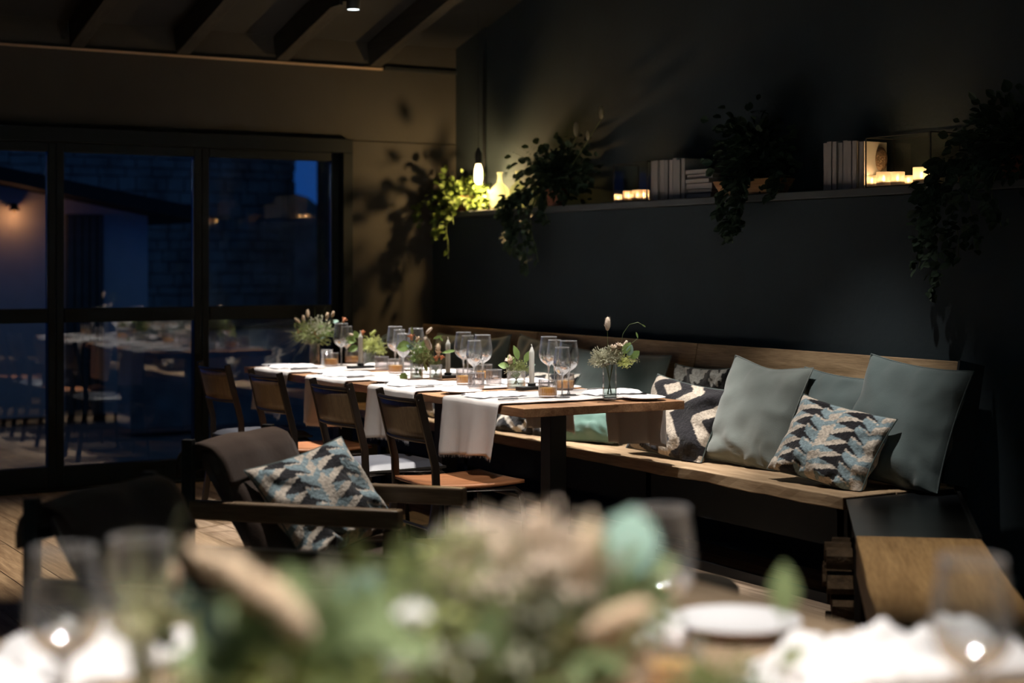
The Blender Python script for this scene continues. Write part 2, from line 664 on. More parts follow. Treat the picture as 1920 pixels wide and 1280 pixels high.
M['glass_stem'] = thin_glass('clear_glass_stem', (0.92, 0.95, 0.97), 0.42, 0.95, 1.1, edge_gleam=0.25)
M['ribbed'] = thin_glass('ribbed_glass', (0.92, 0.90, 0.90), 0.14, 0.8, 1.6, 0.04, edge_gleam=0.2)
M['pane'] = thin_glass('window_glass', (0.88, 0.90, 0.90), 0.13, 0.8, 4.0, 0.004)
M['lantern_glass'] = thin_glass('lantern_glass', (0.95, 0.95, 0.93), 0.02, 0.07, 3.0)
M['bottle'] = translucent('cloudy_bottle_base', (0.62, 0.66, 0.45), 0.62, 0.12)
M['bottle_glass'] = translucent('cloudy_bottle_glass', (0.78, 0.80, 0.66), 0.6, 0.08)
_n = M['bottle_glass'].node_tree
_o = [q for q in _n.nodes if q.type == 'OUTPUT_MATERIAL'][0]
_src = _o.inputs[0].links[0].from_socket
_t = _n.nodes.new('ShaderNodeBsdfTransparent')
_t.inputs[0].default_value = (0.85, 0.9, 0.75, 1)
_m = _n.nodes.new('ShaderNodeMixShader')
_m.inputs[0].default_value = 0.4
_n.links.new(_t.outputs[0], _m.inputs[1])
_n.links.new(_src, _m.inputs[2])
_n.links.new(_m.outputs[0], _o.inputs[0])
M['amber'] = translucent('amber_drink', (0.92, 0.62, 0.20), 0.55, 0.2)
M['water'] = thin_glass('vase_water', (0.80, 0.86, 0.84), 0.12, 0.6, 2.0)
M['wax'] = translucent('white_candle_wax', (0.78, 0.79, 0.75), 0.25, 0.5)
M['votive'] = translucent('frosted_votive_cup', (0.95, 0.84, 0.68), 0.65, 0.6)
_n = M['votive'].node_tree
_o = [q for q in _n.nodes if q.type == 'OUTPUT_MATERIAL'][0]
_src = _o.inputs[0].links[0].from_socket
_t = _n.nodes.new('ShaderNodeBsdfTransparent')
_m = _n.nodes.new('ShaderNodeMixShader')
_m.inputs[0].default_value = 0.62
_n.links.new(_t.outputs[0], _m.inputs[1])
_n.links.new(_src, _m.inputs[2])
_n.links.new(_m.outputs[0], _o.inputs[0])
M['silver'] = plain('polished_cutlery', (0.55, 0.55, 0.57), 0.2, metal=1.0, var=0.02)
M['leaf_ivy'] = fabric('ivy_leaf', (0.085, 0.130, 0.030), rough=0.5, sheen=0, trans=0.3, weave=60, var=0.5)
M['leaf_dark'] = fabric('dark_fern_leaf', (0.030, 0.052, 0.030), rough=0.6, sheen=0, trans=0.15, weave=60, var=0.4)
M['leaf_green'] = fabric('fresh_green_leaf', (0.19, 0.29, 0.095), rough=0.5, sheen=0, trans=0.3, weave=60, var=0.25)
M['leaf_pale'] = fabric('pale_spring_leaf', (0.23, 0.30, 0.14), rough=0.5, sheen=0, trans=0.35, weave=60, var=0.2)
M['leaf_olive'] = fabric('olive_green_leaf', (0.20, 0.23, 0.09), rough=0.6, sheen=0, trans=0.25, weave=60, var=0.3)
M['leaf_teal'] = fabric('eucalyptus_leaf', (0.27, 0.41, 0.35), rough=0.6, sheen=0, trans=0.25, weave=60, var=0.12)
M['grass'] = fabric('dried_grass', (0.42, 0.42, 0.24), rough=0.8, sheen=0, trans=0.3, weave=60, var=0.3)
M['sage'] = fabric('grey_green_moss', (0.42, 0.42, 0.31), rough=0.8, sheen=0, trans=0.3, weave=60, var=0.3)
M['yellow_green'] = fabric('yellow_green_bloom', (0.55, 0.60, 0.24), rough=0.8, sheen=0, trans=0.3, weave=60, var=0.2)
M['tail'] = fabric('cream_bunny_tail', (0.72, 0.60, 0.48), rough=0.95, sheen=0.5, trans=0.2, weave=150, bump=1.0)
M['tail_tan'] = fabric('tan_bunny_tail', (0.62, 0.47, 0.32), rough=0.95, sheen=0.5, trans=0.2, weave=150, bump=1.0)
M['orange_bud'] = fabric('rust_orange_bud', (0.50, 0.20, 0.10), rough=0.8, sheen=0.2, trans=0.2, weave=60)
M['white_bloom'] = fabric('white_blossom', (0.85, 0.86, 0.82), rough=0.7, sheen=0.2, trans=0.2, weave=60, var=0.05)
M['stem'] = plain('green_stem', (0.10, 0.14, 0.05), 0.6)
M['book'] = plain('off_white_book_spine', (0.76, 0.74, 0.71), 0.7, var=0.1)
M['book_b'] = plain('grey_white_book_spine', (0.60, 0.60, 0.58), 0.7, var=0.1)
M['paper'] = plain('page_block', (0.42, 0.38, 0.32), 0.9, var=0.1)
M['planter'] = wood('orange_wood_planter', (0.34, 0.16, 0.06), (0.52, 0.28, 0.11), 1, 0.6)
M['pot'] = plain('terracotta_pot', (0.22, 0.085, 0.05), 0.8)
M['soil'] = plain('potting_soil', (0.02, 0.015, 0.01), 0.95)
M['bark'] = plain('log_bark', (0.055, 0.038, 0.026), 0.9, var=0.4, scale=25, bump=0.8, bscale=60)
M['log'] = wood('split_log', (0.10, 0.055, 0.03), (0.24, 0.14, 0.08), 1, 0.8, scale=2.0)
M['pod'] = plain('dried_seed_pod', (0.20, 0.13, 0.08), 0.8, var=0.4, scale=40, bump=0.8, bscale=120)
M['stone'] = plain('rubble_stone', (0.26, 0.27, 0.25), 0.9, var=0.45, scale=3, bump=0.6, bscale=12)
M['render'] = plain('pale_render', (0.72, 0.70, 0.70), 0.9, var=0.06)
M['roofing'] = plain('dark_roof_tile', (0.015, 0.016, 0.016), 0.8)
M['out_door'] = plain('grey_timber_door', (0.10, 0.11, 0.10), 0.8)
M['paving'] = plain('courtyard_paving', (0.12, 0.12, 0.12), 0.9, var=0.2)
M['stool'] = plain('charcoal_felt', (0.030, 0.030, 0.033), 0.8, bump=0.2)
M['bulb'] = emit('filament_glow', (1.0, 0.70, 0.34), 9.0)
M['flame'] = emit('candle_flame', (1.0, 0.62, 0.28), 30.0)
M['lens'] = emit('spot_lens_glow', (0.85, 0.97, 1.0), 6.0)
M['reflection_glow'] = emit('reflection_lamp_glow', (1.0, 0.42, 0.16), 0.8)
M['cloud_white'] = plain('lamp_glass', (0.5, 0.4, 0.3), 0.5)


def point_light(name, loc, power, col, r=0.01, parent=None):
    l = bpy.data.lights.new(name, 'POINT')
    l.energy = power
    l.color = col
    l.shadow_soft_size = r
    o = bpy.data.objects.new(name, l)
    COL.objects.link(o)
    if parent is not None:
        o.parent = parent
    o.location = loc
    return o


# ================================================================== structure
YW, XW, XL = 9.75, 5.28, 5.08        # window wall, dark wall, ledge face
ZC0, SL = 2.645, 0.256               # rafter underside at the window wall, roof slope
YR = 4.6                             # roof ridge


def zc(y):
    return ZC0 + SL * (YW - y) if y > YR else ZC0 + SL * (YW - YR) - SL * (YR - y)


# floor
fl = sempty('floor')
mesh('subfloor', MB().box((1.1, 3.4, -0.045), (8.6, 12.9, 0.04)), M['floor_base'], fl)
pw_ = 0.185
protos = {}
rp_ = random.Random(3)
ix = 0
x = -1.1
while x < 5.1:
    y = -0.4 - rp_.random() * 1.5
    while y < YW - 0.05:
        L = rp_.choice([1.6, 2.0, 2.4, 2.8])
        y1 = min(y + L, YW - 0.02)
        if y1 > 0.8 and y1 - max(y, 0.5) > 0.1:
            y0 = max(y, 0.5)
            Lq = round(y1 - y0, 2)
            key = Lq
            if key not in protos:
                mb = MB().slab(-pw_ / 2 + 0.002, pw_ / 2 - 0.002, 0.002, Lq - 0.002, -0.022, 0, 2, 5, 0.0012, sd=Lq)
                o = mesh('plank', mb, M['floor_wood'], fl)
                protos[key] = o
            else:
                o = protos[key].copy()
                COL.objects.link(o)
                o.parent = fl
            o.location = (x + pw_ / 2, y0, -rp_.random() * 0.0015)
        y += L
    x += pw_
    ix += 1

# dark long wall, knee wall with ledge
mesh('wall_right', MB().box((XW + 0.1, 3.4, 2.1), (0.2, 13.0, 4.4)), M['wall_dark'])['kind'] = 'structure'
lw_ = sempty('wall_right_lower')
mesh('wall_right_plinth', MB().box(((XL + XW) / 2, 3.4, 0.825), (XW - XL, 12.7, 1.65)), M['wall_dark'], lw_)
mesh('trim_ledge', MB().box(((XL + XW) / 2 - 0.012, 3.4, 1.672), (XW - XL + 0.024, 12.7, 0.036)), M['ledge'], lw_, bevel=0.004)
# shallow pier in the corner
mesh('pier', MB().box((XW - 0.012, (9.36 + YW) / 2, 2.35), (0.024, YW - 9.36, 1.3)), M['wall_dark'], lw_)
mesh('conduit', MB().tube([(XW - 0.035, 9.34, 1.69), (XW - 0.035, 9.34, 2.75)], 0.011, 8), M['steel'], lw_)

# window wall
XO = ony(655, YW)                     # right edge of the opening
ZO = 2.16
wb = sempty('wall_back')
mesh('wall_panel', MB().box(((XO + 5.48) / 2, YW + 0.1, ZO / 2 - 0.003), (5.48 - XO, 0.2, ZO - 0.006)), M['wall_beige'], wb, bevel=0.003)
mesh('wall_panel', MB().box(((-3.1 + 5.48) / 2, YW + 0.1, (ZO + 2.95) / 2), (8.58, 0.2, 2.95 - ZO)), M['wall_beige'], wb, bevel=0.003)
mesh('wall_panel', MB().box((-2.55, YW + 0.1, ZO / 2 - 0.003), (1.1, 0.2, ZO - 0.006)), M['wall_beige'], wb)
mesh('trim_1', MB().box(((-2.0 + ony(715, YW)) / 2, YW - 0.012, ZC0 - 0.012), (2.0 + ony(715, YW), 0.022, 0.012)), M['trim'])['kind'] = 'structure'
mesh('trim_2', MB().box(((ony(715, YW) + XW) / 2 + 0.01, YW - 0.01, ZC0 - 0.004), (XW - ony(715, YW) - 0.02, 0.02, 0.02)), M['black'])['kind'] = 'structure'
mesh('wall_left', MB().box((-3.1, 3.4, 2.1), (0.2, 13.0, 4.4)), M['wall_dark'])['kind'] = 'structure'
mesh('wall_front', MB().box((1.1, -3.1, 2.1), (8.6, 0.2, 4.4)), M['wall_dark'])['kind'] = 'structure'

# ceiling: boards over rafters, ridge at YR
ce = sempty('ceiling')
for (ya, yb) in ((YW + 0.2, YR), (YR, -3.2)):
    za, zb = zc(ya) + 0.16, zc(yb) + 0.16
    v = [(-3.2, ya, za), (5.5, ya, za), (5.5, yb, zb), (-3.2, yb, zb), (-3.2, ya, za + 0.12), (5.5, ya, za + 0.12), (5.5, yb, zb + 0.12), (-3.2, yb, zb + 0.12)]
    mesh('ceiling_board', MB().add(v, [(0, 3, 2, 1), (4, 5, 6, 7), (0, 1, 5, 4), (1, 2, 6, 5), (2, 3, 7, 6), (3, 0, 4, 7)]), M['ceiling'], ce)
xr = 5.24
first = None
rx = [4.635 + 0.655, 4.635, 3.98, 3.325, 2.67, 2.015, 1.36, 0.705, 0.05, -0.6, -1.25, -1.9]
for xq in rx[1:]:
    if first is None:
        mb = MB()
        mb.bar((0, YW - 0.01, zc(YW) + 0.075), (0, YR, zc(YR) + 0.075), 0.085, 0.16)
        first = mesh('rafter', mb, M['rafter'], ce, loc=(xq, 0, 0), bevel=0.004)
    else:
        o = first.copy()
        COL.objects.link(o)
        o.parent = ce
        o.location = (xq, 0, 0)

# windows: dark steel frames with two panes each
MULL = [XO - 0.06, ony(378, YW), ony(105, YW)]
step = MULL[1] - MULL[2]
while MULL[-1] > -1.4:
    MULL.append(MULL[-1] - step)
ZT = 1.04
hd = mesh('trim_3', MB().box(((XO - 2.0) / 2, YW - 0.005, ZO - 0.045), (XO + 2.0, 0.11, 0.09)), M['frame_black'], bevel=0.004)
hd['kind'] = 'structure'
jb = mesh('trim_4', MB().box((XO - 0.035, YW - 0.005, ZO / 2 - 0.045), (0.07, 0.11, ZO - 0.09)), M['frame_black'], bevel=0.004)
jb['kind'] = 'structure'
for i in range(len(MULL) - 1):
    xa, xb = MULL[i], MULL[i + 1]
    if i == 0:
        xa = XO - 0.075
    wn = sempty('window_%d' % (i + 1))
    fr = MB()
    t = 0.045
    y0 = YW + 0.03
    mesh('window_stile', MB().box((xb + t / 2 + 0.002, y0, 1.041), (t, 0.07, 2.058)), M['frame_black'], wn, bevel=0.003)
    mesh('window_stile', MB().box((xa - t / 2 - 0.002, y0, 1.041), (t, 0.07, 2.058)), M['frame_black'], wn, bevel=0.003)
    mesh('window_rail', MB().box(((xa + xb) / 2, y0, 0.075), (xa - xb - 0.1, 0.07, 0.13)), M['frame_black'], wn, bevel=0.003)
    mesh('window_rail', MB().box(((xa + xb) / 2, y0, ZT), (xa - xb - 0.1, 0.07, 0.085)), M['frame_black'], wn, bevel=0.003)
    mesh('window_rail', MB().box(((xa + xb) / 2, y0, 2.043), (xa - xb - 0.1, 0.07, 0.054)), M['frame_black'], wn, bevel=0.003)
    mesh('glazing_bead', MB().box((xa - t - 0.006, y0 - 0.02, 1.53), (0.006, 0.012, 0.93)), M['steel_edge'], wn)
    mesh('pane', MB().box(((xa + xb) / 2, y0, (0.14 + ZT - 0.043) / 2), (xa - xb - 0.1, 0.006, ZT - 0.043 - 0.14)), M['pane'], wn)
    mesh('pane', MB().box(((xa + xb) / 2, y0, (ZT + 0.043 + 2.016) / 2), (xa - xb - 0.1, 0.006, 2.016 - ZT - 0.043)), M['pane'], wn)
mesh('trim_5', MB().box(((XO - 2.0) / 2, YW, 0.006), (XO + 2.0, 0.13, 0.012)), M['frame_black'])['kind'] = 'structure'

# ================================================================== outside, seen through the glass
tag(mesh('ground', MB().box((2, 21, -0.12), (40, 22, 0.1)), M['paving']), kind='structure')


def outp(px, py, y):
    a = (px - CX) / F
    D = y / (CT - a * ST)
    return Vector((a * D * CT + D * ST, y, H - (py - CY) / F * D))


# rubble stone house with courses of stones on its face
YS = 19.0
st = thing('stone_house', 'tall rubble stone house wall across the dark courtyard', 'house')
xa, xb = outp(-160, 0, YS).x, outp(553, 0, YS).x
mesh('wall', MB().box(((xa + xb) / 2, YS + 0.5, 3.4), (xb - xa, 0.9, 7.0)), M['stone'], st)
rs = random.Random(5)
mb = MB()
zz = 0.0
while zz < 6.6:
    hh = rs.uniform(0.10, 0.19)
    xx = xa
    while xx < xb - 0.1:
        ww = min(rs.uniform(0.12, 0.36), xb - xx)
        mb.box((xx + ww / 2, YS + 0.03 - rs.uniform(0, 0.025), zz + hh / 2), (ww - 0.014, 0.12, hh - 0.014), Matrix.Rotation(rs.uniform(-0.06, 0.06), 3, 'Y'))
        xx += ww
    zz += hh
o = mesh('stone_facing', mb, M['stone'], st)
o['kind'] = 'stuff'
st2 = thing('barn', 'dark building beyond the courtyard with a low broken gable', 'building')
xc, xd = outp(553, 0, 22).x, outp(598, 0, 22).x
zt = outp(575, 383, 22).z
mesh('wall', MB().box(((xc + xd) / 2, 22.4, zt / 2), (xd - xc + 0.3, 0.8, zt)), M['stone'], st2)
mb = MB()
mb.prism([(-0.3, 0), (0.25, 0), (0.12, 0.10), (-0.1, 0.16)], -0.3, 0.3)
o = mesh('gable', mb, M['stone'], st2, loc=((xc + xd) / 2 - 0.05, 22.4, zt), rot=(R(90), 0, 0))
st3 = thing('garden_wall', 'high dark wall closing the courtyard beside the stone house', 'wall')
xe, xf = outp(599, 0, 17.2).x, outp(599, 0, 17.2).x + 5
mesh('wall', MB().box(((xe + xf) / 2, 17.2, 2.6), (xf - xe, 0.16, 5.4)), M['roofing'], st3)
mesh('coping', MB().box(((xe + xf) / 2 + 0.05, 17.2, 5.35), (xf - xe, 0.2, 0.1)), M['roofing'], st3)
# pale shed with a sloping roof and a door
YH = 14.5
sh = thing('shed', 'pale rendered shed with a dark sloping roof in the courtyard', 'shed')
x0, x1 = outp(-60, 0, YH).x, outp(277, 0, YH).x
z0, z1 = outp(118, 372, YH).z, outp(277, 405, YH).z
zl = z1 + (z0 - z1) * (x1 - x0) / (x1 - outp(118, 0, YH).x)
v = [(x0, YH, 0), (x1, YH, 0), (x1, YH, z1), (x0, YH, zl), (x0, YH + 2.2, 0), (x1, YH + 2.2, 0), (x1, YH + 2.2, z1), (x0, YH + 2.2, zl)]
mesh('wall', MB().add(v, [(0, 1, 2, 3), (5, 4, 7, 6), (1, 5, 6, 2), (4, 0, 3, 7), (3, 2, 6, 7)]), M['render'], sh)
mb = MB()
mb.bar((x0 - 0.1, YH + 1.0, zl + 0.08), (x1 + 0.38, YH + 1.0, z1 + 0.0), 2.9, 0.12)
mesh('roof', mb, M['roofing'], sh)
xd0, xd1 = outp(122, 0, YH).x, outp(192, 0, YH).x
dz = outp(150, 402, YH).z
d = mesh('door', MB().box(((xd0 + xd1) / 2, YH - 0.02, dz / 2), (xd1 - xd0, 0.05, dz)), M['out_door'], sh)
for k in range(5):
    mesh('plank', MB().box((xd0 + (k + 0.5) * (xd1 - xd0) / 5, YH - 0.055, dz / 2), ((xd1 - xd0) / 5 - 0.015, 0.02, dz - 0.04)), M['out_door'], d)
# low wall / raised bed with a timber bench in front of the stone house
g = thing('raised_bed', 'low stone raised bed with timber edging behind the glass', 'planter')
xa, xb = outp(246, 0, 13).x, outp(592, 0, 13).x
mesh('bed_wall', MB().box(((xa + xb) / 2, 13.2, 0.4), (xb - xa, 0.4, 0.8)), M['stone'], g, bevel=0.01)
mesh('edging', MB().box(((xa + xb) / 2, 13.15, 0.86), (xb - xa, 0.5, 0.09)), M['log'], g, bevel=0.01)
# lamp added on the shed, standing in for a lamp reflected in the window
lp = outp(28, 400, YH - 0.12)
g = thing('reflection_lamp', 'small lamp added on the pale shed, standing in for a lamp reflection in the end window', 'lamp', (lp.x, YH, lp.z))
mesh('bracket', MB().box((0, -0.05, 0.08), (0.05, 0.1, 0.02)), M['steel'], g)
mesh('lamp_shade', MB().lathe([(0.012, 0.09), (0.05, 0.03), (0.052, 0.028)], 16, (0, -0.1, 0)), M['steel'], g)
mesh('bulb', MB().ell((0, -0.1, 0.03), (0.02, 0.02, 0.025), None, 10, 8), M['reflection_glow'], g, smooth=True)
point_light('reflection_lamp_light', (lp.x, YH - 0.14, lp.z - 0.02), 1.2, (1.0, 0.42, 0.16), 0.03)

# ================================================================== ceiling spots
for i, (x, y, ax, ay, P, cone, bl, col) in enumerate(SPOTS):
    zt = zc(y) + 0.16
    zl = min(zt - 0.10, 2.83) if i == 0 else zt - 0.16
    names = ['black cylinder spotlight above the far end of the long table',
             'black cylinder spotlight above the middle of the long table',
             'black cylinder spotlight above the near end of the long table',
             'black cylinder spotlight aimed at the cushions on the bench',
             'black cylinder spotlight aimed at the brown armchair',
             'black cylinder spotlight aimed at the open floor by the windows',
             'black cylinder spotlight above the flower-laden near table',
             'black cylinder spotlight aimed at the oak box seat',
             'black cylinder spotlight aimed along the row of dining chairs']
    g = thing('ceiling_spotlight', names[i], 'spotlight', (x, y, zl), 0, 'ceiling spotlights')
    d = Vector((ax - x, ay - y, 0.6 - zl)).normalized()
    q = d.to_track_quat('-Z', 'Y')
    if i == 0:
        q = Vector((0, 0, -1)).to_track_quat('-Z', 'Y')
    bd = mesh('lamp_body', MB().lathe([(0.002, 0.11), (0.034, 0.11), (0.040, 0.1), (0.040, 0.0), (0.036, 0.0), (0.036, 0.006)], 24), M['black'], g, smooth=True)
    bd.rotation_euler = q.to_euler()
    ln = mesh('lens', MB().lathe([(0.001, 0.003), (0.036, 0.003)], 24), M['lens'], g)
    ln.rotation_euler = q.to_euler()
    mesh('stem', MB().tube([q @ Vector((0, 0, 0.10)), (0, 0, zt - zl)], 0.008, 8), M['black'], g)
    mesh('bracket', MB().box((-0.06, 0.10, 0.045), (0.02, 0.12, 0.03)).box((-0.03, 0.05, 0.06), (0.08, 0.015, 0.015)), M['black'], g)
    l = bpy.data.lights.new('spot', 'SPOT')
    l.energy = P
    l.color = col
    l.spot_size = R(cone)
    l.spot_blend = bl
    l.shadow_soft_size = 0.03
    lo = bpy.data.objects.new('spot', l)
    COL.objects.link(lo)
    lo.location = Vector((x, y, zl)) + d * 0.03
    lo.rotation_euler = d.to_track_quat('-Z', 'Y').to_euler()

# fill lamp added unseen behind the camera to lighten the room's shadows
g = thing('fill_globe', 'added fill lamp shaped as a white paper globe, unseen behind the camera', 'lamp', (-0.6, -1.2, 2.5))
mesh('globe', MB().ell((0, 0, 0), (0.25, 0.25, 0.22), None, 24, 14), translucent('paper', (0.8, 0.85, 0.85), 0.7), g, smooth=True)
mesh('cord', MB().tube([(0, 0, 0.2), (0, 0, zc(-1.2) + 0.16 - 2.5)], 0.003, 6), M['black'], g)
point_light('fill_globe_light', (-0.6, -1.2, 2.5), 430, (0.74, 0.92, 1.0), 0.12)

# ================================================================== bench
ZS = 0.45
YE = 4.79                             # near end of the straight bench
b = thing('corner_bench', 'long oak wall bench with a thick oak backrest and black base', 'bench', (4.6, 7.2, 0))
bo = Vector((4.6, 7.2, 0))


def L(v):
    return Vector(v) - bo


def lslab(name, x0, x1, y0, y1, z0, z1, nx, ny, mat, par, wob, sd=0, bev=0.004):
    return mesh(name, MB().slab(x0 - bo.x, x1 - bo.x, y0 - bo.y, y1 - bo.y, z0, z1, nx, ny, wob, sd), mat, par, bevel=bev)


lslab('seat_plank', 4.28, 4.555, YE, 9.60, ZS - 0.05, ZS, 4, 60, M['oak'], b, 0.010, 1)
lslab('seat_plank', 4.558, 4.86, YE, 9.60, ZS - 0.05, ZS - 0.001, 4, 60, M['oak'], b, 0.004, 9)
for (ya, yb, k) in ((YE + 0.01, 6.6, 1), (6.605, 8.15, 2), (8.155, 9.62, 3)):
    mb = MB().slab(0, 0.05, ya - bo.y, yb - bo.y, 0, 0.52, 3, 24, 0.006, k * 5)
    o = mesh('backrest_board', mb, M['oak_back'], b, bevel=0.004)
    o.location = (4.84 - bo.x, 0, ZS - 0.01)
    o.rotation_euler = (0, R(11), 0)
mesh('end_panel', MB().box((4.915 - bo.x, YE - 0.004 - bo.y, ZS + 0.25), (0.14, 0.012, 0.50), Matrix.Rotation(R(11), 3, 'Y')), M['black'], b)
mesh('fascia', MB().box((4.33 - bo.x, 7.2 - bo.y, 0.32), (0.02, 4.78, 0.16)), M['black'], b)
mesh('back_panel', MB().box((4.80 - bo.x, 7.2 - bo.y, 0.20), (0.02, 4.78, 0.40)), M['black'], b)
for yy in (4.85, 6.15, 6.9, 7.9, 9.0, 9.5):
    mesh('post', MB().box((4.34 - bo.x, yy - bo.y, 0.20), (0.04, 0.04, 0.40)), M['steel'], b)
mesh('bottom_rail', MB().box((4.36 - bo.x, 7.2 - bo.y, 0.02), (0.03, 4.76, 0.04)), M['steel'], b)

# angled blackened steel seat section
P0, P1, P2, P3 = Vector((4.285, 4.78, 0)), Vector((4.86, 4.78, 0)), Vector((4.02, 3.85, 0)), Vector((3.70, 4.08, 0))
s = thing('steel_corner_seat', 'dark steel plate seat joining the oak bench to the oak box seat', 'bench', (4.2, 4.4, 0))
so = Vector((4.2, 4.4, 0))
mesh('steel_plate', MB().prism([(p.x - so.x, p.y - so.y) for p in (P3, P2, P1, P0)], ZS - 0.022, ZS - 0.008), M['steel_top'], s, bevel=0.002)
for p in (P3 + Vector((0.05, 0.03, 0)), P2 + Vector((-0.02, 0.05, 0)), P0 + Vector((0.03, -0.03, 0)), P1 + Vector((-0.05, -0.03, 0))):
    mesh('leg', MB().box((p.x - so.x, p.y - so.y, (ZS - 0.022) / 2), (0.03, 0.03, ZS - 0.022)), M['steel'], s)
mesh('back_plate', MB().prism([(p.x - so.x, p.y - so.y) for p in (P1 + Vector((0.0, 0, 0)), P2, P2 + Vector((0.01, -0.01, 0)), P1 + Vector((0.012, -0.008, 0)))], 0.02, ZS + 0.005), M['steel'], s)

# oak box seat
hd_ = Vector((P0.x - P3.x, P0.y - P3.y, 0)).normalized()        # away from the camera
sd_ = Vector((hd_.y, -hd_.x, 0))
Wb = 0.40
A0 = P3 - hd_ * 0.004
ln_ = 1.32
bx = thing('oak_box_seat', 'honey oak box seat on the angled end of the bench', 'bench', (A0.x, A0.y, 0), math.atan2(hd_.y, hd_.x))
# local x = hd_, local y = left of it, so the box spans x -ln..0, y -Wb..0
mesh('seat_plank', MB().slab(-ln_, 0, -Wb, 0, ZS - 0.038, ZS + 0.002, 30, 4, 0.003, 4), M['box_oak'], bx, bevel=0.004)
mesh('side_board', MB().box((-ln_ / 2, -0.022, ZS - 0.085), (ln_ - 0.002, 0.04, 0.09)), M['box_oak'], bx, bevel=0.003)
mesh('side_board', MB().box((-ln_ / 2, -Wb + 0.022, ZS - 0.085), (ln_ - 0.002, 0.04, 0.09)), M['box_oak'], bx, bevel=0.003)
mesh('leg', MB().box((-ln_ + 0.025, -0.024, 0.16), (0.04, 0.04, 0.32)), M['box_oak'], bx, bevel=0.003)
mesh('leg', MB().box((-ln_ + 0.025, -Wb + 0.024, 0.16), (0.04, 0.04, 0.32)), M['box_oak'], bx, bevel=0.003)
mesh('back_panel', MB().box((-ln_ / 2, -Wb + 0.06, 0.2), (ln_ - 0.2, 0.02, 0.38)), M['black'], bx)
mesh('base_shelf', MB().box((-ln_ / 2, -Wb / 2, 0.02), (ln_ - 0.2, Wb - 0.1, 0.02)), M['black'], bx)

# firewood under the steel section
rl = random.Random(11)
labels = ['split log with rough bark under the steel seat, %s' % s for s in
          ('lowest layer, outer end', 'lowest layer, middle', 'lowest layer, inner end', 'second layer, outer end', 'second layer, middle', 'second layer, inner end',
           'third layer, outer end', 'third layer, middle', 'third layer, inner end', 'top layer, outer end', 'top layer, middle', 'top layer, inner end')]
k = 0
for row in range(4):
    for c in range(3):
        t = 0.30 + 0.115 * c + rl.uniform(-0.008, 0.008)
        base = P3 + (P0 - P3).normalized() * (t + 0.02)
        c0 = base + sd_ * (-0.05 + rl.uniform(-0.05, 0.03))
        c1 = c0 + sd_ * 0.30
        z = 0.055 + row * 0.088
        mb = MB()
        n = 9
        rr = [0.046 * rl.uniform(0.86, 1.0) for _ in range(n)]
        flat = rl.randint(0, n - 1)
        rr[flat] *= 0.72
        rr[(flat + 4) % n] *= 0.8
        ax_ = sd_
        ux = Vector((-ax_.y, ax_.x, 0))
        for e, cc in enumerate((c0, c0 + (c1 - c0) * 0.33, c0 + (c1 - c0) * 0.66, c1)):
            for q in range(n):
                a = 2 * PI * q / n
                r_ = rr[q] * (1 + 0.06 * noise.noise(Vector((q * 3.1, e * 2.7, k))))
                p = cc + ux * (r_ * math.cos(a)) + Vector((0, 0, z + r_ * 0.9 * math.sin(a))) - c0
                mb.v.append(tuple(p))
        for e in range(3):
            for q in range(n):
                mb.f.append((e * n + q, e * n + (q + 1) % n, (e + 1) * n + (q + 1) % n, (e + 1) * n + q))
        o = thing('firewood_log', labels[k], 'firewood', (c0.x, c0.y, 0), 0, 'split logs under the steel seat')
        mesh('bark', mb, M['bark'], o)
        e0 = MB()
        e0.add([mb.v[q] for q in range(n)], [tuple(range(n))[::-1]])
        e0.v = [tuple(Vector(p) - sd_ * 0.0015) for p in e0.v]
        mesh('cut_end', e0, M['log'], o)
        e1 = MB()
        e1.add([mb.v[3 * n + q] for q in range(n)], [tuple(range(n))])
        mesh('cut_end', e1, M['log'], o)
        k += 1

# round charcoal stool, mostly hidden by the flowers
sp = at(1268, 1095, 4.57)
g = thing('round_stool', 'low round charcoal stool in front of the firewood', 'stool', (sp.x, sp.y, 0))
mesh('seat', MB().lathe([(0.001, 0.405), (0.155, 0.405), (0.175, 0.42), (0.175, 0.445), (0.16, 0.46), (0.001, 0.463)], 40), M['stool'], g, smooth=True)
for k in range(3):
    a = 0.4 + k * 2 * PI / 3
    mesh('leg', MB().tube([(0.10 * math.cos(a), 0.10 * math.sin(a), 0.41), (0.15 * math.cos(a), 0.15 * math.sin(a), 0)], 0.009, 8), M['steel'], g)

# ================================================================== long table
TX0, TX1, TY0, TY1, TZ = 3.44, 4.26, 5.79, 8.98, 0.75
tb = thing('dining_table', 'long oak slab dining table with live edge on black steel posts', 'table', (3.85, 7.4, 0))
mesh('tabletop', MB().slab(TX0 - 3.85, TX1 - 3.85, TY0 - 7.4, TY1 - 7.4, TZ - 0.038, TZ, 10, 56, 0.009, 2), M['table_wood'], tb, bevel=0.003)
for yy in (6.22, 7.25, 8.5):
    lg = mesh('leg', MB().box((0, yy - 7.4, 0.363), (0.085, 0.085, 0.69)), M['steel'], tb, bevel=0.003)
    mesh('foot_plate', MB().box((0, yy - 7.4, 0.009), (0.42, 0.34, 0.018)), M['steel'], lg, bevel=0.003)
    mesh('top_plate', MB().box((0, yy - 7.4, 0.704), (0.4, 0.14, 0.008)), M['steel'], lg)

RY = [6.215, 7.0, 7.775, 8.52]
where = ['nearest the flower vase end', 'second from the near table end', 'third from the near table end', 'at the window end of the table']


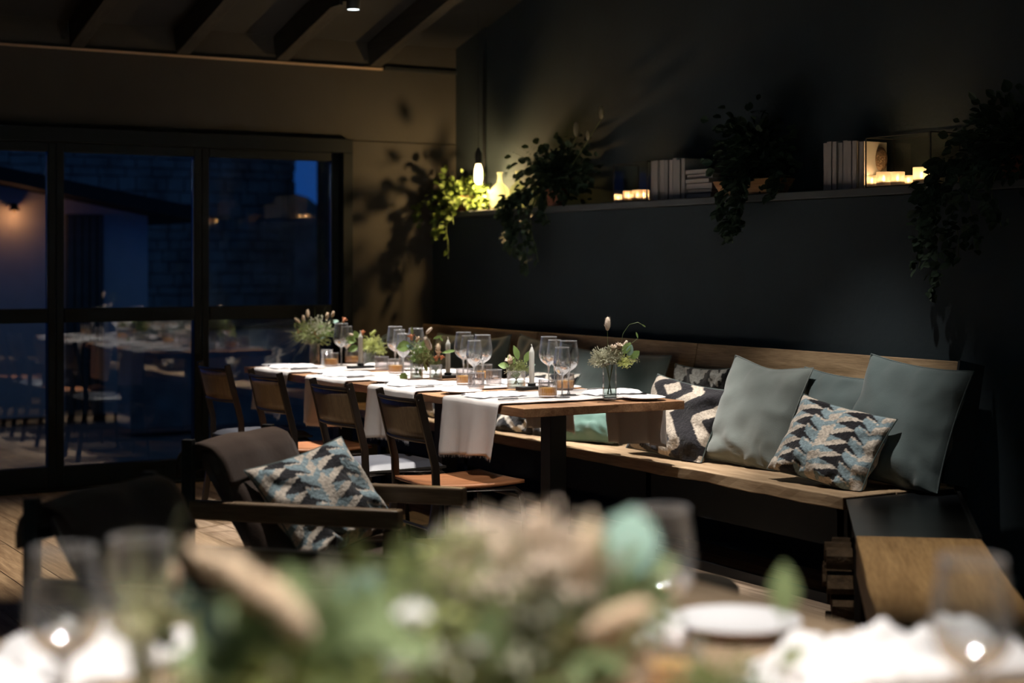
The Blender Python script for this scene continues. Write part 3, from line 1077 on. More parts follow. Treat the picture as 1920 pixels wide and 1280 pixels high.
def runner(i, yc):
    wd, hang = 0.50, 0.235
    rr = random.Random(40 + i)
    ph = rr.uniform(0, 6)
    zt = TZ + 0.006
    r0 = 0.02
    top = TX1 - TX0 + 2 * 0.004
    segs = []
    n1, n2 = 14, 26
    for k in range(n1 + 1):
        segs.append((TX0 - 0.022, TZ - hang + (hang - 0.01) * k / n1, 1 - k / n1))
    segs.append((TX0 - 0.017, zt - 0.003, 0))
    for k in range(n2 + 1):
        segs.append((TX0 - 0.008 + (TX1 - TX0 + 0.016) * k / n2, zt, 0))
    segs.append((TX1 + 0.017, zt - 0.003, 0))
    for k in range(n1 + 1):
        segs.append((TX1 + 0.022, TZ - 0.01 - (hang - 0.01) * k / n1, k / n1))
    ns = len(segs) - 1
    tw = rr.uniform(-0.03, 0.03)

    def fn(u, v):
        x, z, t = segs[round(u * ns)]
        y = (v - 0.5) * wd
        s = -1 if x < 3.8 else 1
        wav = math.sin(y * 24 + ph) + 0.5 * math.sin(y * 47 + ph * 2)
        if t > 0:
            x += s * (0.017 * t * wav + 0.022 * t)
            y *= 1 - 0.06 * t
            z += 0.012 * t * math.sin(y * 9 + ph) * t
            y += tw * t * 0.4
        elif abs(z - zt) < 1e-6:
            z += 0.0022 * (1 + noise.noise(Vector((x * 9, y * 9, ph))))
        y += 0.004 * noise.noise(Vector((x * 30, z * 30, v * 3 + ph)))
        return (x - 3.85, y, z)
    o = mesh('linen_runner', MB().grid(fn, ns, 36), M['linen'], None, (3.85, yc, 0), smooth=True, solid=0.003)
    tag(o, 'white frayed linen runner laid across the table, ' + where[i], 'table linen', 'linen runners across the table')
    # frayed fringe at both hanging ends
    fb = MB()
    for e in (0, 1):
        for k in range(90):
            v = (k + rr.random()) / 90
            p = Vector(fn(e, v))
            q = p + Vector((rr.uniform(-0.002, 0.002), rr.uniform(-0.004, 0.004), -rr.uniform(0.006, 0.018)))
            fb.add([p + Vector((0, -0.0012, 0.002)), p + Vector((0, 0.0012, 0.002)), q], [(0, 1, 2)])
    f = mesh('fringe', fb, M['linen'], o)
    f['kind'] = 'stuff'


for i, yc in enumerate(RY):
    runner(i, yc)


# ------------------------------------------------------------------ table ware
def folded_napkin(loc, rz, label):
    def fn(u, v):
        a, c = u * 2 - 1, v * 2 - 1
        e = (1 - abs(a) ** 6) * (1 - abs(c) ** 4)
        return (a * 0.13, c * 0.065 * (1 + 0.06 * math.sin(a * 5)), 0.003 + 0.016 * max(e, 0) ** 0.4 + 0.002 * math.sin(a * 14 + c * 3))
    mb = MB().grid(fn, 22, 14)
    mb.add([(-0.13, -0.065, 0.0), (0.13, -0.065, 0), (0.13, 0.065, 0), (-0.13, 0.065, 0)], [(3, 2, 1, 0)])
    o = mesh('folded_napkin', mb, M['napkin'], None, loc, smooth=True)
    o.rotation_euler = (0, 0, rz)
    return tag(o, label, 'napkin', 'folded napkins at the place settings')


def knife(loc, rz, label):
    o = thing('table_knife', label, 'knife', loc, rz, 'table knives')
    mesh('handle', MB().box((-0.055, 0, 0.004), (0.10, 0.014, 0.007)), M['silver'], o, bevel=0.002)
    mesh('blade', MB().add([(-0.005, -0.006, 0.003), (0.10, -0.008, 0.003), (0.115, 0.004, 0.003), (-0.005, 0.006, 0.003), (-0.005, -0.006, 0.005), (0.10, -0.008, 0.005), (0.115, 0.004, 0.005), (-0.005, 0.006, 0.005)],
                           [(3, 2, 1, 0), (4, 5, 6, 7), (0, 1, 5, 4), (1, 2, 6, 5), (2, 3, 7, 6), (3, 0, 4, 7)]), M['silver'], o)
    return o


def fork(loc, rz, label):
    o = thing('table_fork', label, 'fork', loc, rz, 'table forks')
    mesh('handle', MB().tube([(-0.10, 0, 0.004), (-0.03, 0, 0.004), (0.03, 0, 0.009), (0.05, 0, 0.010)], [0.006, 0.004, 0.003, 0.004], 6), M['silver'], o, smooth=True)
    mesh('fork_head', MB().box((0.06, 0, 0.010), (0.03, 0.022, 0.003)), M['silver'], o, bevel=0.001)
    for k in range(4):
        mesh('tine', MB().tube([(0.073, -0.0095 + k * 0.0063, 0.010), (0.095, -0.0095 + k * 0.0063, 0.009), (0.115, -0.0095 + k * 0.0063, 0.012)], 0.0014, 5), M['silver'], o)
    return o


PP = [(0.001, 0.0), (0.055, 0.0), (0.062, 0.006), (0.094, 0.012), (0.096, 0.014), (0.092, 0.0150), (0.062, 0.0095), (0.055, 0.004), (0.001, 0.004)]
pl_proto = mesh('side_plate', MB().lathe(PP, 40), M['porcelain'], None, (0, 0, 0), smooth=True)
pl_used = [False]


def plate(loc, label, group='side plates on the long table'):
    if pl_used[0]:
        o = pl_proto.copy()
        COL.objects.link(o)
    else:
        o = pl_proto
        pl_used[0] = True
    o.location = loc
    return tag(o, label, 'plate', group)


ZL = TZ + 0.012
side = ['chair side', 'bench side']
for i, yc in enumerate(RY):
    for s in (0, 1):
        xn = TX0 + 0.15 if s == 0 else TX1 - 0.15
        rz = 0 if s == 0 else PI
        wh = '%s, %s' % (side[s], where[i])
        folded_napkin((xn, yc + (0.07 if s == 0 else -0.07), ZL), rz + R(4 - 3 * i), 'folded white napkin on the runner, ' + wh)
        knife((xn + (0.0 if s == 0 else 0), yc + (-0.13 if s == 0 else 0.13), ZL), rz + R(3), 'steel table knife on the runner, ' + wh)
        fork((xn, yc + (0.205 if s == 0 else -0.2), ZL), rz - R(2), 'steel table fork on the runner, ' + wh)
for i, (x, y) in enumerate([(3.60, 6.62), (3.60, 7.385), (3.60, 8.13), (3.60, 8.86)]):
    plate((x, y, TZ + (0.001 if i < 3 else 0.001)), 'white side plate on bare wood, chair side, ' + ['first beyond the near runner', 'between the two middle runners', 'between the third and last runner', 'past the last runner by the window'][i])
for i, (x, y) in enumerate([(4.12, 5.90), (4.13, 6.60), (4.13, 7.385), (4.13, 8.14)]):
    plate((x, y, TZ + 0.001), 'white side plate on bare wood, bench side, ' + ['at the near corner of the table', 'behind the near wine glasses', 'between the two middle runners', 'between the third and last runner'][i])


def wine_profile(h, r):
    bowl = [(0.004, 0.44), (0.012, 0.455), (0.55 * r, 0.49), (0.86 * r, 0.55), (r, 0.64), (0.97 * r, 0.74), (0.86 * r, 0.88), (0.76 * r, 1.0)]
    return [(a, b * h) for a, b in bowl]


def make_wine(h, r, label, nm='wine_glass'):
    o = thing(nm, label, 'wine glass')
    pr = wine_profile(h, r)
    mesh('bowl', MB().lathe(pr, 32), M['bowl_glass'], o, smooth=True, sub=1)
    mesh('rim', MB().tube([(pr[-1][0] * math.cos(a), pr[-1][0] * math.sin(a), h) for a in [2 * PI * k / 32 for k in range(32)]], 0.0020, 6, closed=True), M['glass_stem'], o, smooth=True)
    mesh('stem', MB().lathe([(0.012, 0.455 * h), (0.0055, 0.42 * h), (0.0038, 0.3 * h), (0.0038, 0.08 * h), (0.008, 0.025 * h)], 12), M['glass_stem'], o, smooth=True)
    mesh('foot', MB().lathe([(0.008, 0.025 * h), (0.02, 0.012 * h), (0.034, 0.004), (0.035, 0.001), (0.001, 0.0005)], 32), M['glass_stem'], o, smooth=True)
    return o


big = make_wine(0.245, 0.049, 'x')
small = make_wine(0.222, 0.040, 'x')
used = {}


def wine(kind, loc, label, group='wine glasses on the long table'):
    src = big if kind == 'b' else small
    if kind not in used:
        used[kind] = 1
        src.location = loc
        src['label'] = label
        src['group'] = group
        return src
    return dup(src, loc, random.uniform(0, 6), label, group)


GL = [('b', 1066, 7.33, 'large wine glass, nearer the square vase at the near end'), ('s', 1054, 7.20, 'smaller wine glass, frontmost of the cluster beside the square vase'),
      ('b', 1029, 7.74, 'large wine glass just beside the nearest candle'), ('s', 1040, 7.90, 'smaller wine glass behind the amber tumbler next to the nearest candle'),
      ('b', 905, 7.93, 'large wine glass beside the ribbed tumbler, middle cluster'), ('s', 889, 7.84, 'smaller wine glass in front of the middle cluster'),
      ('b', 869, 8.24, 'large wine glass beside the middle candle'), ('s', 877, 8.37, 'smaller wine glass at the back of the middle cluster'),
      ('b', 780, 8.72, 'large wine glass behind the pink bunny-tail bouquet'), ('s', 756, 8.60, 'smaller wine glass beside the broad green leaf'),
      ('b', 741, 8.99, 'large wine glass nearest the ribbed tumbler, third cluster'), ('s', 749, 9.12, 'smaller wine glass behind the third cluster'),
      ('b', 640, 9.44, 'large wine glass beside the tall far bouquet'), ('s', 650, 9.60, 'smaller wine glass behind the farthest large glass')]
for kd, px, D, lb in GL:
    p = at(px, 700, D)
    wine(kd, (p.x, p.y, ZL - 0.004), lb)


# tumblers
def tumbler(h, r, drink, label, ribs=14):
    o = thing('ribbed_tumbler', label, 'tumbler')
    mesh('glass', MB().lathe([(0.001, 0.002), (0.86 * r, 0.002), (0.95 * r, 0.008), (r, 0.3 * h), (r, h), (0.965 * r, h), (0.95 * r, 0.012), (0.001, 0.01)], 84, ribs=21, ramp=0.012), M['ribbed'], o, smooth=False)
    mesh('rim', MB().tube([(r * math.cos(a), r * math.sin(a), h) for a in [2 * PI * k / 32 for k in range(32)]], 0.0014, 5, closed=True), M['glass_stem'], o, smooth=True)
    if drink:
        mesh('drink', MB().lathe([(0.001, 0.012), (0.92 * r, 0.012), (0.93 * r, drink * h), (0.001, drink * h)], 84, ribs=21, ramp=0.01), M['amber'], o)
    return o


amb = tumbler(0.078, 0.041, 0.56, 'x')
clr = tumbler(0.078, 0.038, 0, 'x')
tused = {}


def tum(kind, loc, label, group='tumblers on the long table'):
    src = amb if kind == 'a' else clr
    if kind not in tused:
        tused[kind] = 1
        src.location = loc
        src['label'] = label
        src['group'] = group
        return src
    return dup(src, loc, random.uniform(0, 6), label, group)


for kd, px, py, lb in [('a', 1027, 744, 'tumbler of amber drink in front of the nearest candle'), ('a', 1060, 730, 'tumbler of amber drink behind the near wine glasses'),
                       ('a', 871, 720, 'tumbler of amber drink in front of the middle candle'), ('c', 926, 722, 'empty ribbed clear tumbler beside the leafy low vase'),
                       ('c', 893, 729, 'empty ribbed clear tumbler between amber drink and wine glass'), ('a', 908, 711, 'tumbler of amber drink behind the middle wine glasses'),
                       ('a', 742, 699, 'tumbler of amber drink below the broad green leaf'), ('c', 716, 694, 'empty ribbed clear tumbler beside the far candle'),
                       ('c', 762, 692, 'empty ribbed clear tumbler behind the pink-tailed bouquet'),
                       ('a', 621, 686, 'tumbler of amber drink in front of the tall far bouquet'), ('a', 660, 681, 'tumbler of amber drink beside the far candle'),
                       ('c', 687, 680, 'empty clear tumbler under the yellow-green bouquet')]:
    p = onz(px, py, ZL)
    tum(kd, (p.x, p.y, ZL - 0.003), lb)


# candles
def candle(loc, rz, label):
    o = thing('taper_candle', label, 'candle', loc, rz, 'white taper candles on black holders')
    mesh('holder', MB().box((0, 0, 0.008), (0.15, 0.055, 0.016)).lathe([(0.019, 0.016), (0.019, 0.030), (0.013, 0.030)], 16, capt=True), M['black'], o, bevel=0.001)
    mesh('wax', MB().lathe([(0.0125, 0.028), (0.0125, 0.175), (0.011, 0.182), (0.007, 0.190), (0.0055, 0.197), (0.001, 0.203)], 16), M['wax'], o, smooth=True)
    mesh('wick', MB().tube([(0, 0, 0.198), (0.001, 0, 0.206), (-0.003, 0, 0.213)], 0.0022, 6), M['wax'], o)
    return o


for px, py, D, rz, lb in [(997, 0, 7.66, 0.15, 'unlit white taper candle nearest the near wine glasses'), (840, 0, 8.42, 0.1, 'unlit white taper candle in the middle of the table'),
                          (676, 0, 9.20, 0.1, 'unlit white taper candle at the window end of the table')]:
    p = at(px, 700, D)
    candle((p.x, p.y, ZL - 0.004), rz, lb)


# vases and bouquets
def vase(loc, r, h, label, square=False, water=0.4, group=None):
    o = thing('glass_vase', label, 'vase', loc, 0.3)
    seg = 4 if square else 28
    mesh('glass', MB().lathe([(0.001, 0.002), (r, 0.002), (r, h), (r * 0.94, h), (r * 0.94, 0.008), (0.001, 0.008)], seg), M['glass'], o, smooth=not square)
    mesh('base', MB().lathe([(0.001, 0.001), (r * 0.98, 0.001), (r * 0.98, 0.007), (0.001, 0.007)], seg), M['glass_stem'], o)
    mesh('rim', MB().tube([(r * math.cos(a), r * math.sin(a), h) for a in [2 * PI * k / seg for k in range(seg)]], 0.0013, 5, closed=True), M['glass_stem'], o)
    if water:
        mesh('water', MB().lathe([(0.001, 0.009), (r * 0.92, 0.009), (r * 0.92, h * water), (0.001, h * water)], seg), M['water'], o, smooth=not square)
    return o


VIEW = Vector((-ST, -CT, 0.1))


def bouquet(base, label, items, seed=1, rim=0.08, rr0=0.02, cat='bouquet', name='flower_bouquet'):
    """items: (kind, point, size, angle degrees in the picture plane)"""
    rd = random.Random(seed)
    base = Vector(base)
    g = thing(name, label, cat, base)
    rgt = Vector((CT, -ST, 0))
    for it in items:
        kind, p, sz, ang = it[:4]
        mat = it[4] if len(it) > 4 else None
        p = Vector(p) - base
        a = R(ang)
        d = rgt * math.cos(a) + Vector((0, 0, 1)) * math.sin(a) + VIEW * rd.uniform(-0.3, 0.3)
        d.normalize()
        out = Vector((p.x, p.y, 0))
        if out.length > rr0:
            out = out.normalized() * rr0
        r0 = Vector((-out.x * 0.5, -out.y * 0.5, 0.016))
        r1 = Vector((out.x * 0.8, out.y * 0.8, rim))
        if kind != 'nostem':
            mid = r1 * 0.45 + p * 0.55 + Vector((0, 0, 0.012))
            mesh('stem', MB().tube([r0, r1, mid, p], [0.0014, 0.0013, 0.0011, 0.0009], 5), mat if kind == 'grass' and mat else M['stem'], g)
        if kind == 'tail':
            q = d.to_track_quat('Z', 'Y').to_matrix()
            mb = MB().ell(p + d * (sz * 0.5), (sz * 0.19, sz * 0.19, sz * 0.5), q, 10, 8)
            for k in range(90):
                t = rd.uniform(-0.9, 0.95)
                aa = rd.uniform(0, 2 * PI)
                w_ = math.sqrt(max(0, 1 - t * t)) * sz * 0.19
                o0 = p + d * (sz * 0.5) + q @ Vector((w_ * math.cos(aa), w_ * math.sin(aa), t * sz * 0.5))
                dd = q @ Vector((math.cos(aa) * 0.7, math.sin(aa) * 0.7, 1.0))
                tip = o0 + dd.normalized() * sz * rd.uniform(0.08, 0.2)
                sx_ = dd.cross(VIEW).normalized() * sz * 0.008
                mb.add([o0 - sx_, o0 + sx_, tip], [(0, 1, 2)])
            mesh('seed_head', mb, mat or M['tail'], g, smooth=True)
        elif kind in ('leaf', 'nostem'):
            mb = MB().leaf(p, d, VIEW + Vector((rd.uniform(-0.4, 0.4), rd.uniform(-0.4, 0.4), rd.uniform(0, 0.6))), sz, sz * (it[5] if len(it) > 5 else 0.7))
            mesh('leaf', mb, mat or M['leaf_green'], g, smooth=True)
        elif kind == 'spray':
            mb = MB()
            for k in range(int(it[5]) if len(it) > 5 else 120):
                dv = Vector((rd.gauss(0, 1), rd.gauss(0, 1), rd.gauss(0, 0.8))).normalized() * sz * rd.uniform(0.3, 1)
                if dv.z < 0:
                    dv.z *= 0.6
                e = p + dv
                s0 = p * 0.9 + r1 * 0.1 + dv * 0.25
                sx_ = (e - s0).cross(VIEW)
                if sx_.length < 1e-6:
                    continue
                sx_ = sx_.normalized() * 0.0010
                mb.add([s0 - sx_, s0 + sx_, e], [(0, 1, 2)])
                mb.leaf(e, dv, VIEW, sz * 0.22, sz * 0.10)
            o = mesh('foliage', mb, mat or M['sage'], g)
            o['kind'] = 'stuff'
        elif kind == 'flower':
            mb = MB()
            mb.ell(p, (sz * 0.25, sz * 0.25, sz * 0.2), None, 8, 5)
            for ring, (n_, tl) in enumerate(((9, 0.5), (7, 1.1))):
                for k in range(n_):
                    aa = 2 * PI * k / n_ + ring
                    q = d.to_track_quat('Z', 'Y').to_matrix()
                    dd = q @ Vector((math.cos(aa), math.sin(aa), tl))
                    mb.leaf(p, dd, q @ Vector((0, 0, 1)), sz * 0.55, sz * 0.28, -0.1)
            mesh('flower_head', mb, mat or M['white_bloom'], g, smooth=True)
        elif kind == 'grass':
            mb = MB()
            for k in range(int(it[5]) if len(it) > 5 else 30):
                e = p + Vector((rd.gauss(0, 1), rd.gauss(0, 1), rd.gauss(0, 0.8))) * sz
                m_ = (r1 + e) * 0.5 + Vector((0, 0, sz * 0.6))
                mb.tube([r1 + Vector((rd.uniform(-.005, .005), rd.uniform(-.005, .005), 0)), m_, e], [0.0008, 0.0006, 0.0002], 3, caps=False)
            o = mesh('grass_blades', mb, mat or M['grass'], g)
            o['kind'] = 'stuff'
        elif kind == 'bud':
            q = d.to_track_quat('Z', 'Y').to_matrix()
            mb = MB().ell(p, (sz * 0.3, sz * 0.3, sz * 0.6), q, 8, 6)
            for k in range(10):
                aa = rd.uniform(0, 6.28)
                mb.leaf(p, q @ Vector((math.cos(aa), math.sin(aa), 0.6)), VIEW, sz * 0.8, sz * 0.2)
            mesh('flower_bud', mb, mat or M['orange_bud'], g, smooth=True)
    return g


# V1 tall square vase at the near end
D1 = 7.13
v1 = at(1143, 750, D1)
vase((v1.x, v1.y, ZL - 0.004), 0.040, 0.155, 'tall square clear glass vase at the near end of the table', True, 0.3)
A = lambda px, py, D=D1: at(px, py, D)
items = [('tail', A(1139, 620), 0.062, 88), ('tail', A(1168, 655, D1 + .02), 0.045, 65), ('flower', A(1150, 655), 0.05, 90, M['tail']), ('flower', A(1160, 650, D1 - .02), 0.042, 70, M['tail']),
         ('leaf', A(1168, 664), 0.062, 60, M['leaf_green'], .62), ('leaf', A(1178, 668), 0.055, 75, M['leaf_teal'], .6), ('leaf', A(1182, 672), 0.052, 40, M['leaf_green'], .7),
         ('leaf', A(1196, 634), 0.030, 105, M['leaf_green'], .3), ('spray', A(1130, 672), 0.056, 90, M['sage'], 420), ('spray', A(1118, 680, D1 - .03), 0.035, 90, M['sage'], 130), ('spray', A(1148, 668), 0.050, 90, M['sage'], 300),
         ('spray', A(1172, 680), 0.038, 90, M['yellow_green'], 220), ('spray', A(1188, 674), 0.028, 90, M['grass'], 60), ('bud', A(1190, 677), 0.012, 20, M['yellow_green'])]
bq = bouquet((v1.x, v1.y, ZL), 'bouquet of moss, eucalyptus and one tall cream bunny tail in the square vase', items, 1, 0.15, 0.02)
b0 = Vector((v1.x, v1.y, ZL))
mesh('curved_stem', MB().tube([A(1160, 670) - b0, A(1168, 625) - b0, A(1180, 608) - b0, A(1196, 604) - b0, A(1208, 611) - b0], 0.0010, 5), M['stem'], bq, smooth=True)
mesh('leaf', MB().leaf(A(1203, 608) - b0, (CT, -ST, -0.6), VIEW, 0.022, 0.007), M['leaf_green'], bq)

# V2 low vase by the candle
v2 = onz(968, 727, ZL)
D2 = (Vector((v2.x, v2.y, 0)).dot(Vector((ST, CT, 0))))
vase((v2.x, v2.y, ZL - 0.004), 0.044, 0.085, 'low round clear vase on the table beside the nearest candle', False, 0.45)
A = lambda px, py, D=D2: at(px, py, D)
bouquet((v2.x, v2.y, ZL), 'low bouquet of broad green leaves and a cream bloom beside the nearest candle',
        [('leaf', A(972, 675), 0.075, 105, M['leaf_green'], .45), ('leaf', A(984, 680), 0.06, 70, M['leaf_green'], .5), ('leaf', A(966, 682), 0.055, 130, M['leaf_green'], .6), ('leaf', A(955, 688), 0.055, 165, M['leaf_green'], .7),
         ('flower', A(957, 678), 0.055, 110, M['tail']), ('tail', A(959, 680), 0.04, 105), ('spray', A(970, 688), 0.042, 90, M['leaf_olive'], 160), ('spray', A(980, 692), 0.04, 90, M['leaf_olive'], 120),
         ('spray', A(958, 695), 0.035, 90, M['sage'], 120), ('leaf', A(976, 700), 0.05, 190, M['leaf_green'], .6), ('leaf', A(990, 690), 0.04, 30, M['leaf_teal'], .6)], 2, 0.07, 0.028)

# V3 pair of small vases, middle
for (px, py, lb) in ((781, 709, 'small faceted clear vase of the middle bouquet'), (817, 710, 'small clear tumbler vase holding the pink bunny tails')):
    p = onz(px, py, ZL)
    vase((p.x, p.y, ZL - 0.004), 0.033, 0.075, lb, False, 0.4)
p3 = onz(781, 709, ZL)
D3 = Vector((p3.x, p3.y, 0)).dot(Vector((ST, CT, 0)))
A = lambda px, py, D=D3: at(px, py, D)
bouquet((p3.x, p3.y, ZL), 'loose green bouquet with a broad round leaf in the small faceted vase',
        [('leaf', A(772, 648), 0.085, 185, M['leaf_green'], .75), ('leaf', A(760, 698, D3 - .05), 0.05, 250, M['leaf_green'], .9), ('leaf', A(774, 628), 0.045, 100, M['leaf_olive'], .4),
         ('bud', A(771, 632), 0.03, 100), ('bud', A(783, 636), 0.03, 60, M['tail_tan']), ('spray', A(785, 655), 0.05, 90, M['leaf_green'], 160), ('spray', A(795, 668), 0.05, 90, M['leaf_olive'], 160),
         ('spray', A(780, 672), 0.04, 90, M['leaf_green'], 130), ('leaf', A(790, 650), 0.05, 60, M['leaf_green'], .4), ('leaf', A(778, 655), 0.05, 150, M['leaf_teal'], .5), ('leaf', A(795, 680), 0.05, -70, M['leaf_olive'], .4),
         ('leaf', A(788, 690), 0.045, -90, M['leaf_green'], .4), ('grass', A(790, 650), 0.04, 90, M['grass'], 40), ('flower', A(789, 652), 0.018, 90)], 3, 0.06, 0.02)
p4 = onz(817, 710, ZL)
D4 = Vector((p4.x, p4.y, 0)).dot(Vector((ST, CT, 0)))
A = lambda px, py, D=D4: at(px, py, D)
bouquet((p4.x, p4.y, ZL), 'pink-cream bunny tails and coral buds in the small tumbler vase',
        [('tail', A(799, 626), 0.046, 50), ('tail', A(808, 656), 0.075, 115), ('tail', A(821, 665), 0.06, 88, M['tail_tan']), ('bud', A(822, 662), 0.03, 80, M['tail_tan']), ('bud', A(828, 670), 0.025, 60), ('bud', A(818, 672), 0.03, 90),
         ('leaf', A(824, 632), 0.03, -50, M['leaf_green'], .4), ('leaf', A(812, 635), 0.05, 20, M['leaf_green'], .3), ('leaf', A(828, 662), 0.08, 15, M['leaf_green'], .25), ('spray', A(815, 680), 0.03, 90, M['leaf_olive'], 90)], 4, 0.06, 0.02)

# V4 yellow green bouquet
p5 = onz(693, 684, ZL)
D5 = Vector((p5.x, p5.y, 0)).dot(Vector((ST, CT, 0)))
vase((p5.x, p5.y, ZL - 0.004), 0.036, 0.075, 'small clear vase behind the far candle', False, 0.5)
A = lambda px, py, D=D5: at(px, py, D)
bouquet((p5.x, p5.y, ZL), 'feathery yellow-green bouquet with round leaves beside the far candle',
        [('spray', A(698, 645), 0.06, 90, M['yellow_green'], 240), ('spray', A(708, 655), 0.055, 90, M['yellow_green'], 200), ('spray', A(690, 650), 0.05, 90, M['yellow_green'], 160), ('leaf', A(668, 640), 0.07, 165, M['leaf_green'], .8), ('leaf', A(672, 650), 0.065, 200, M['leaf_green'], .7),
         ('leaf', A(672, 634), 0.05, 120, M['leaf_green'], .7), ('tail', A(664, 628), 0.035, 170), ('tail', A(694, 630), 0.05, 45, M['yellow_green']), ('bud', A(680, 624), 0.03, 80), ('grass', A(718, 640), 0.05, 90, M['leaf_dark'], 40)], 5, 0.07, 0.02)

# V5 tall far bouquet in two vases
p6 = onz(586, 681, ZL)
D6 = Vector((p6.x, p6.y, 0)).dot(Vector((ST, CT, 0)))
D6 = 9.62
p6 = at(590, 682, D6)
vase((p6.x, p6.y, ZL - 0.004), 0.030, 0.12, 'slim clear vase at the window end of the table', False, 0.3)
A = lambda px, py, D=D6: at(px, py, D)
bouquet((p6.x, p6.y, ZL), 'tall meadow bouquet with five bunny tails at the window end of the table',
        [('tail', A(563, 605), 0.045, 140, M['tail_tan']), ('tail', A(570, 606), 0.05, 95, M['tail_tan']), ('tail', A(577, 596), 0.052, 92, M['tail_tan']), ('tail', A(612, 600), 0.048, 80, M['tail_tan']), ('tail', A(622, 595), 0.042, 70, M['tail_tan']),
         ('spray', A(575, 625), 0.085, 90, M['leaf_olive'], 300), ('spray', A(598, 615), 0.075, 90, M['sage'], 220), ('spray', A(600, 635), 0.07, 90, M['leaf_olive'], 200), ('grass', A(555, 635), 0.07, 90, M['sage'], 90), ('grass', A(590, 615), 0.07, 90, M['leaf_olive'], 80),
         ('leaf', A(622, 605), 0.045, 20, M['leaf_teal'], .6), ('leaf', A(597, 630), 0.045, -10, M['leaf_teal'], .8), ('leaf', A(608, 608), 0.05, 200, M['leaf_green'], .8), ('bud', A(590, 630), 0.045, 30), ('bud', A(645, 600), 0.03, 60), ('bud', A(560, 622), 0.03, 60),
         ('spray', A(612, 620), 0.05, 90, M['leaf_green'], 120)], 6, 0.11, 0.018)
p7 = at(613, 680, 9.50)
vase((p7.x, p7.y, ZL - 0.004), 0.034, 0.09, 'empty clear glass vase beside the tall far bouquet', False, 0.0)

# ================================================================== dining chairs
def make_chair(seat_kind, label, name='dining_chair'):
    """faces +x; origin on the floor under the middle of the seat"""
    g = thing(name, label, 'chair')
    hw, hd2 = 0.195, 0.20
    ang = 0.013
    for s_ in (-1, 1):
        # rear leg runs up into the back upright: a flat steel profile
        pts = [(-hd2 - 0.055, s_ * hw, 0.0), (-hd2 + 0.005, s_ * hw, 0.40), (-hd2 - 0.0, s_ * hw, 0.52), (-hd2 - 0.075, s_ * (hw - 0.005), 0.815)]
        mb = MB()
        for a_, b_ in zip(pts[:-1], pts[1:]):
            d_ = (Vector(b_) - Vector(a_)).normalized() * 0.004
            mb.bar(Vector(a_) - (d_ if a_[2] > 0 else d_ * 0), Vector(b_) + d_, 0.020, 0.032)
        mesh('rear_leg', mb, M['chair_frame'], g, bevel=0.004)
        fp = [(hd2 + 0.035, s_ * hw, 0.0), (hd2 + 0.012, s_ * hw, 0.34), (hd2 + 0.002, s_ * hw, 0.385), (hd2 - 0.03, s_ * hw, 0.408), (-hd2, s_ * hw, 0.405)]
        mesh('front_leg', MB().tube(fp, 0.011, 8), M['chair_frame'], g, smooth=True)
    mesh('stretcher', MB().tube([(-hd2 - 0.01, -hw, 0.26), (-hd2 - 0.01, hw, 0.26)], 0.008, 8), M['chair_frame'], g)
    mesh('stretcher', MB().tube([(hd2, -hw, 0.37), (hd2, hw, 0.37)], 0.008, 8), M['chair_frame'], g)

    def bp(u, v, off):
        y = (u - 0.5) * 2 * (hw + 0.004)
        z = 0.625 + v * 0.165
        x = -hd2 - 0.028 - (z - 0.6) * 0.255 - 0.035 * (1 - (2 * u - 1) ** 2)
        return (x + off, y, z)
    mb = MB()
    nu, nv = 16, 4
    mb.grid(lambda u, v: bp(u, v, 0.004), nu, nv)
    o = mesh('backrest', mb, M['chair_back'], g, smooth=True, solid=0.009)
    for zz_, nm in ((0.79, 'top_rail'), (0.625, 'lower_rail')):
        v_ = (zz_ - 0.625) / 0.165
        mesh(nm, MB().tube([bp(k / 12, v_, 0.004) for k in range(13)], 0.0095, 8), M['chair_frame'], g, smooth=True)
    if seat_kind == 'wood':
        mesh('seat', MB().grid(lambda u, v: (-hd2 - 0.005 + u * 0.42, (v - 0.5) * 0.405 * (0.94 + 0.06 * u), 0.436 - 0.012 * math.sin(u * PI) * 0.8 - 0.004 * (1 - (2 * v - 1) ** 2)), 14, 12), M['seat_wood'], g, smooth=True, solid=0.014)
    else:
        def sf(u, v):
            a_, c_ = 2 * u - 1, 2 * v - 1
            e_ = max(0, (1 - a_ ** 6) * (1 - c_ ** 6)) ** 0.5
            return (-0.205 + u * 0.42, (v - 0.5) * 0.405, 0.422 + 0.030 * e_)
        mesh('seat', MB().grid(sf, 16, 16), M['seat_grey'], g, smooth=True)
        mesh('seat_base', MB().box((0.005, 0, 0.418), (0.42, 0.405, 0.012)), M['steel_edge'], g, bevel=0.002)
    return g


wchair = make_chair('wood', 'x')
gchair = make_chair('grey', 'x')
CH = [(wchair, onx(748, 3.02), 'w', 'dining chair with orange plywood seat, nearest along the table', -0.02),
      (gchair, onx(622, 3.03), 'g', 'dining chair with grey padded seat, behind the armchair cushion', 0.03),
      (wchair, onx(500, 3.03), 'w', 'dining chair with orange plywood seat, third along the table', 0.0),
      (gchair, onx(402, 3.03), 'g', 'dining chair with grey padded seat, right by the windows', 0.04)]
cu = set()
for src, yy, kd, lb, rz in CH:
    loc = (3.02 + 0.275, yy, 0)
    if kd not in cu:
        cu.add(kd)
        src.location = loc
        src.rotation_euler = (0, 0, rz)
        src['label'] = lb
        src['group'] = 'chairs along the long table'
    else:
        dup(src, loc, rz, lb, 'chairs along the long table')

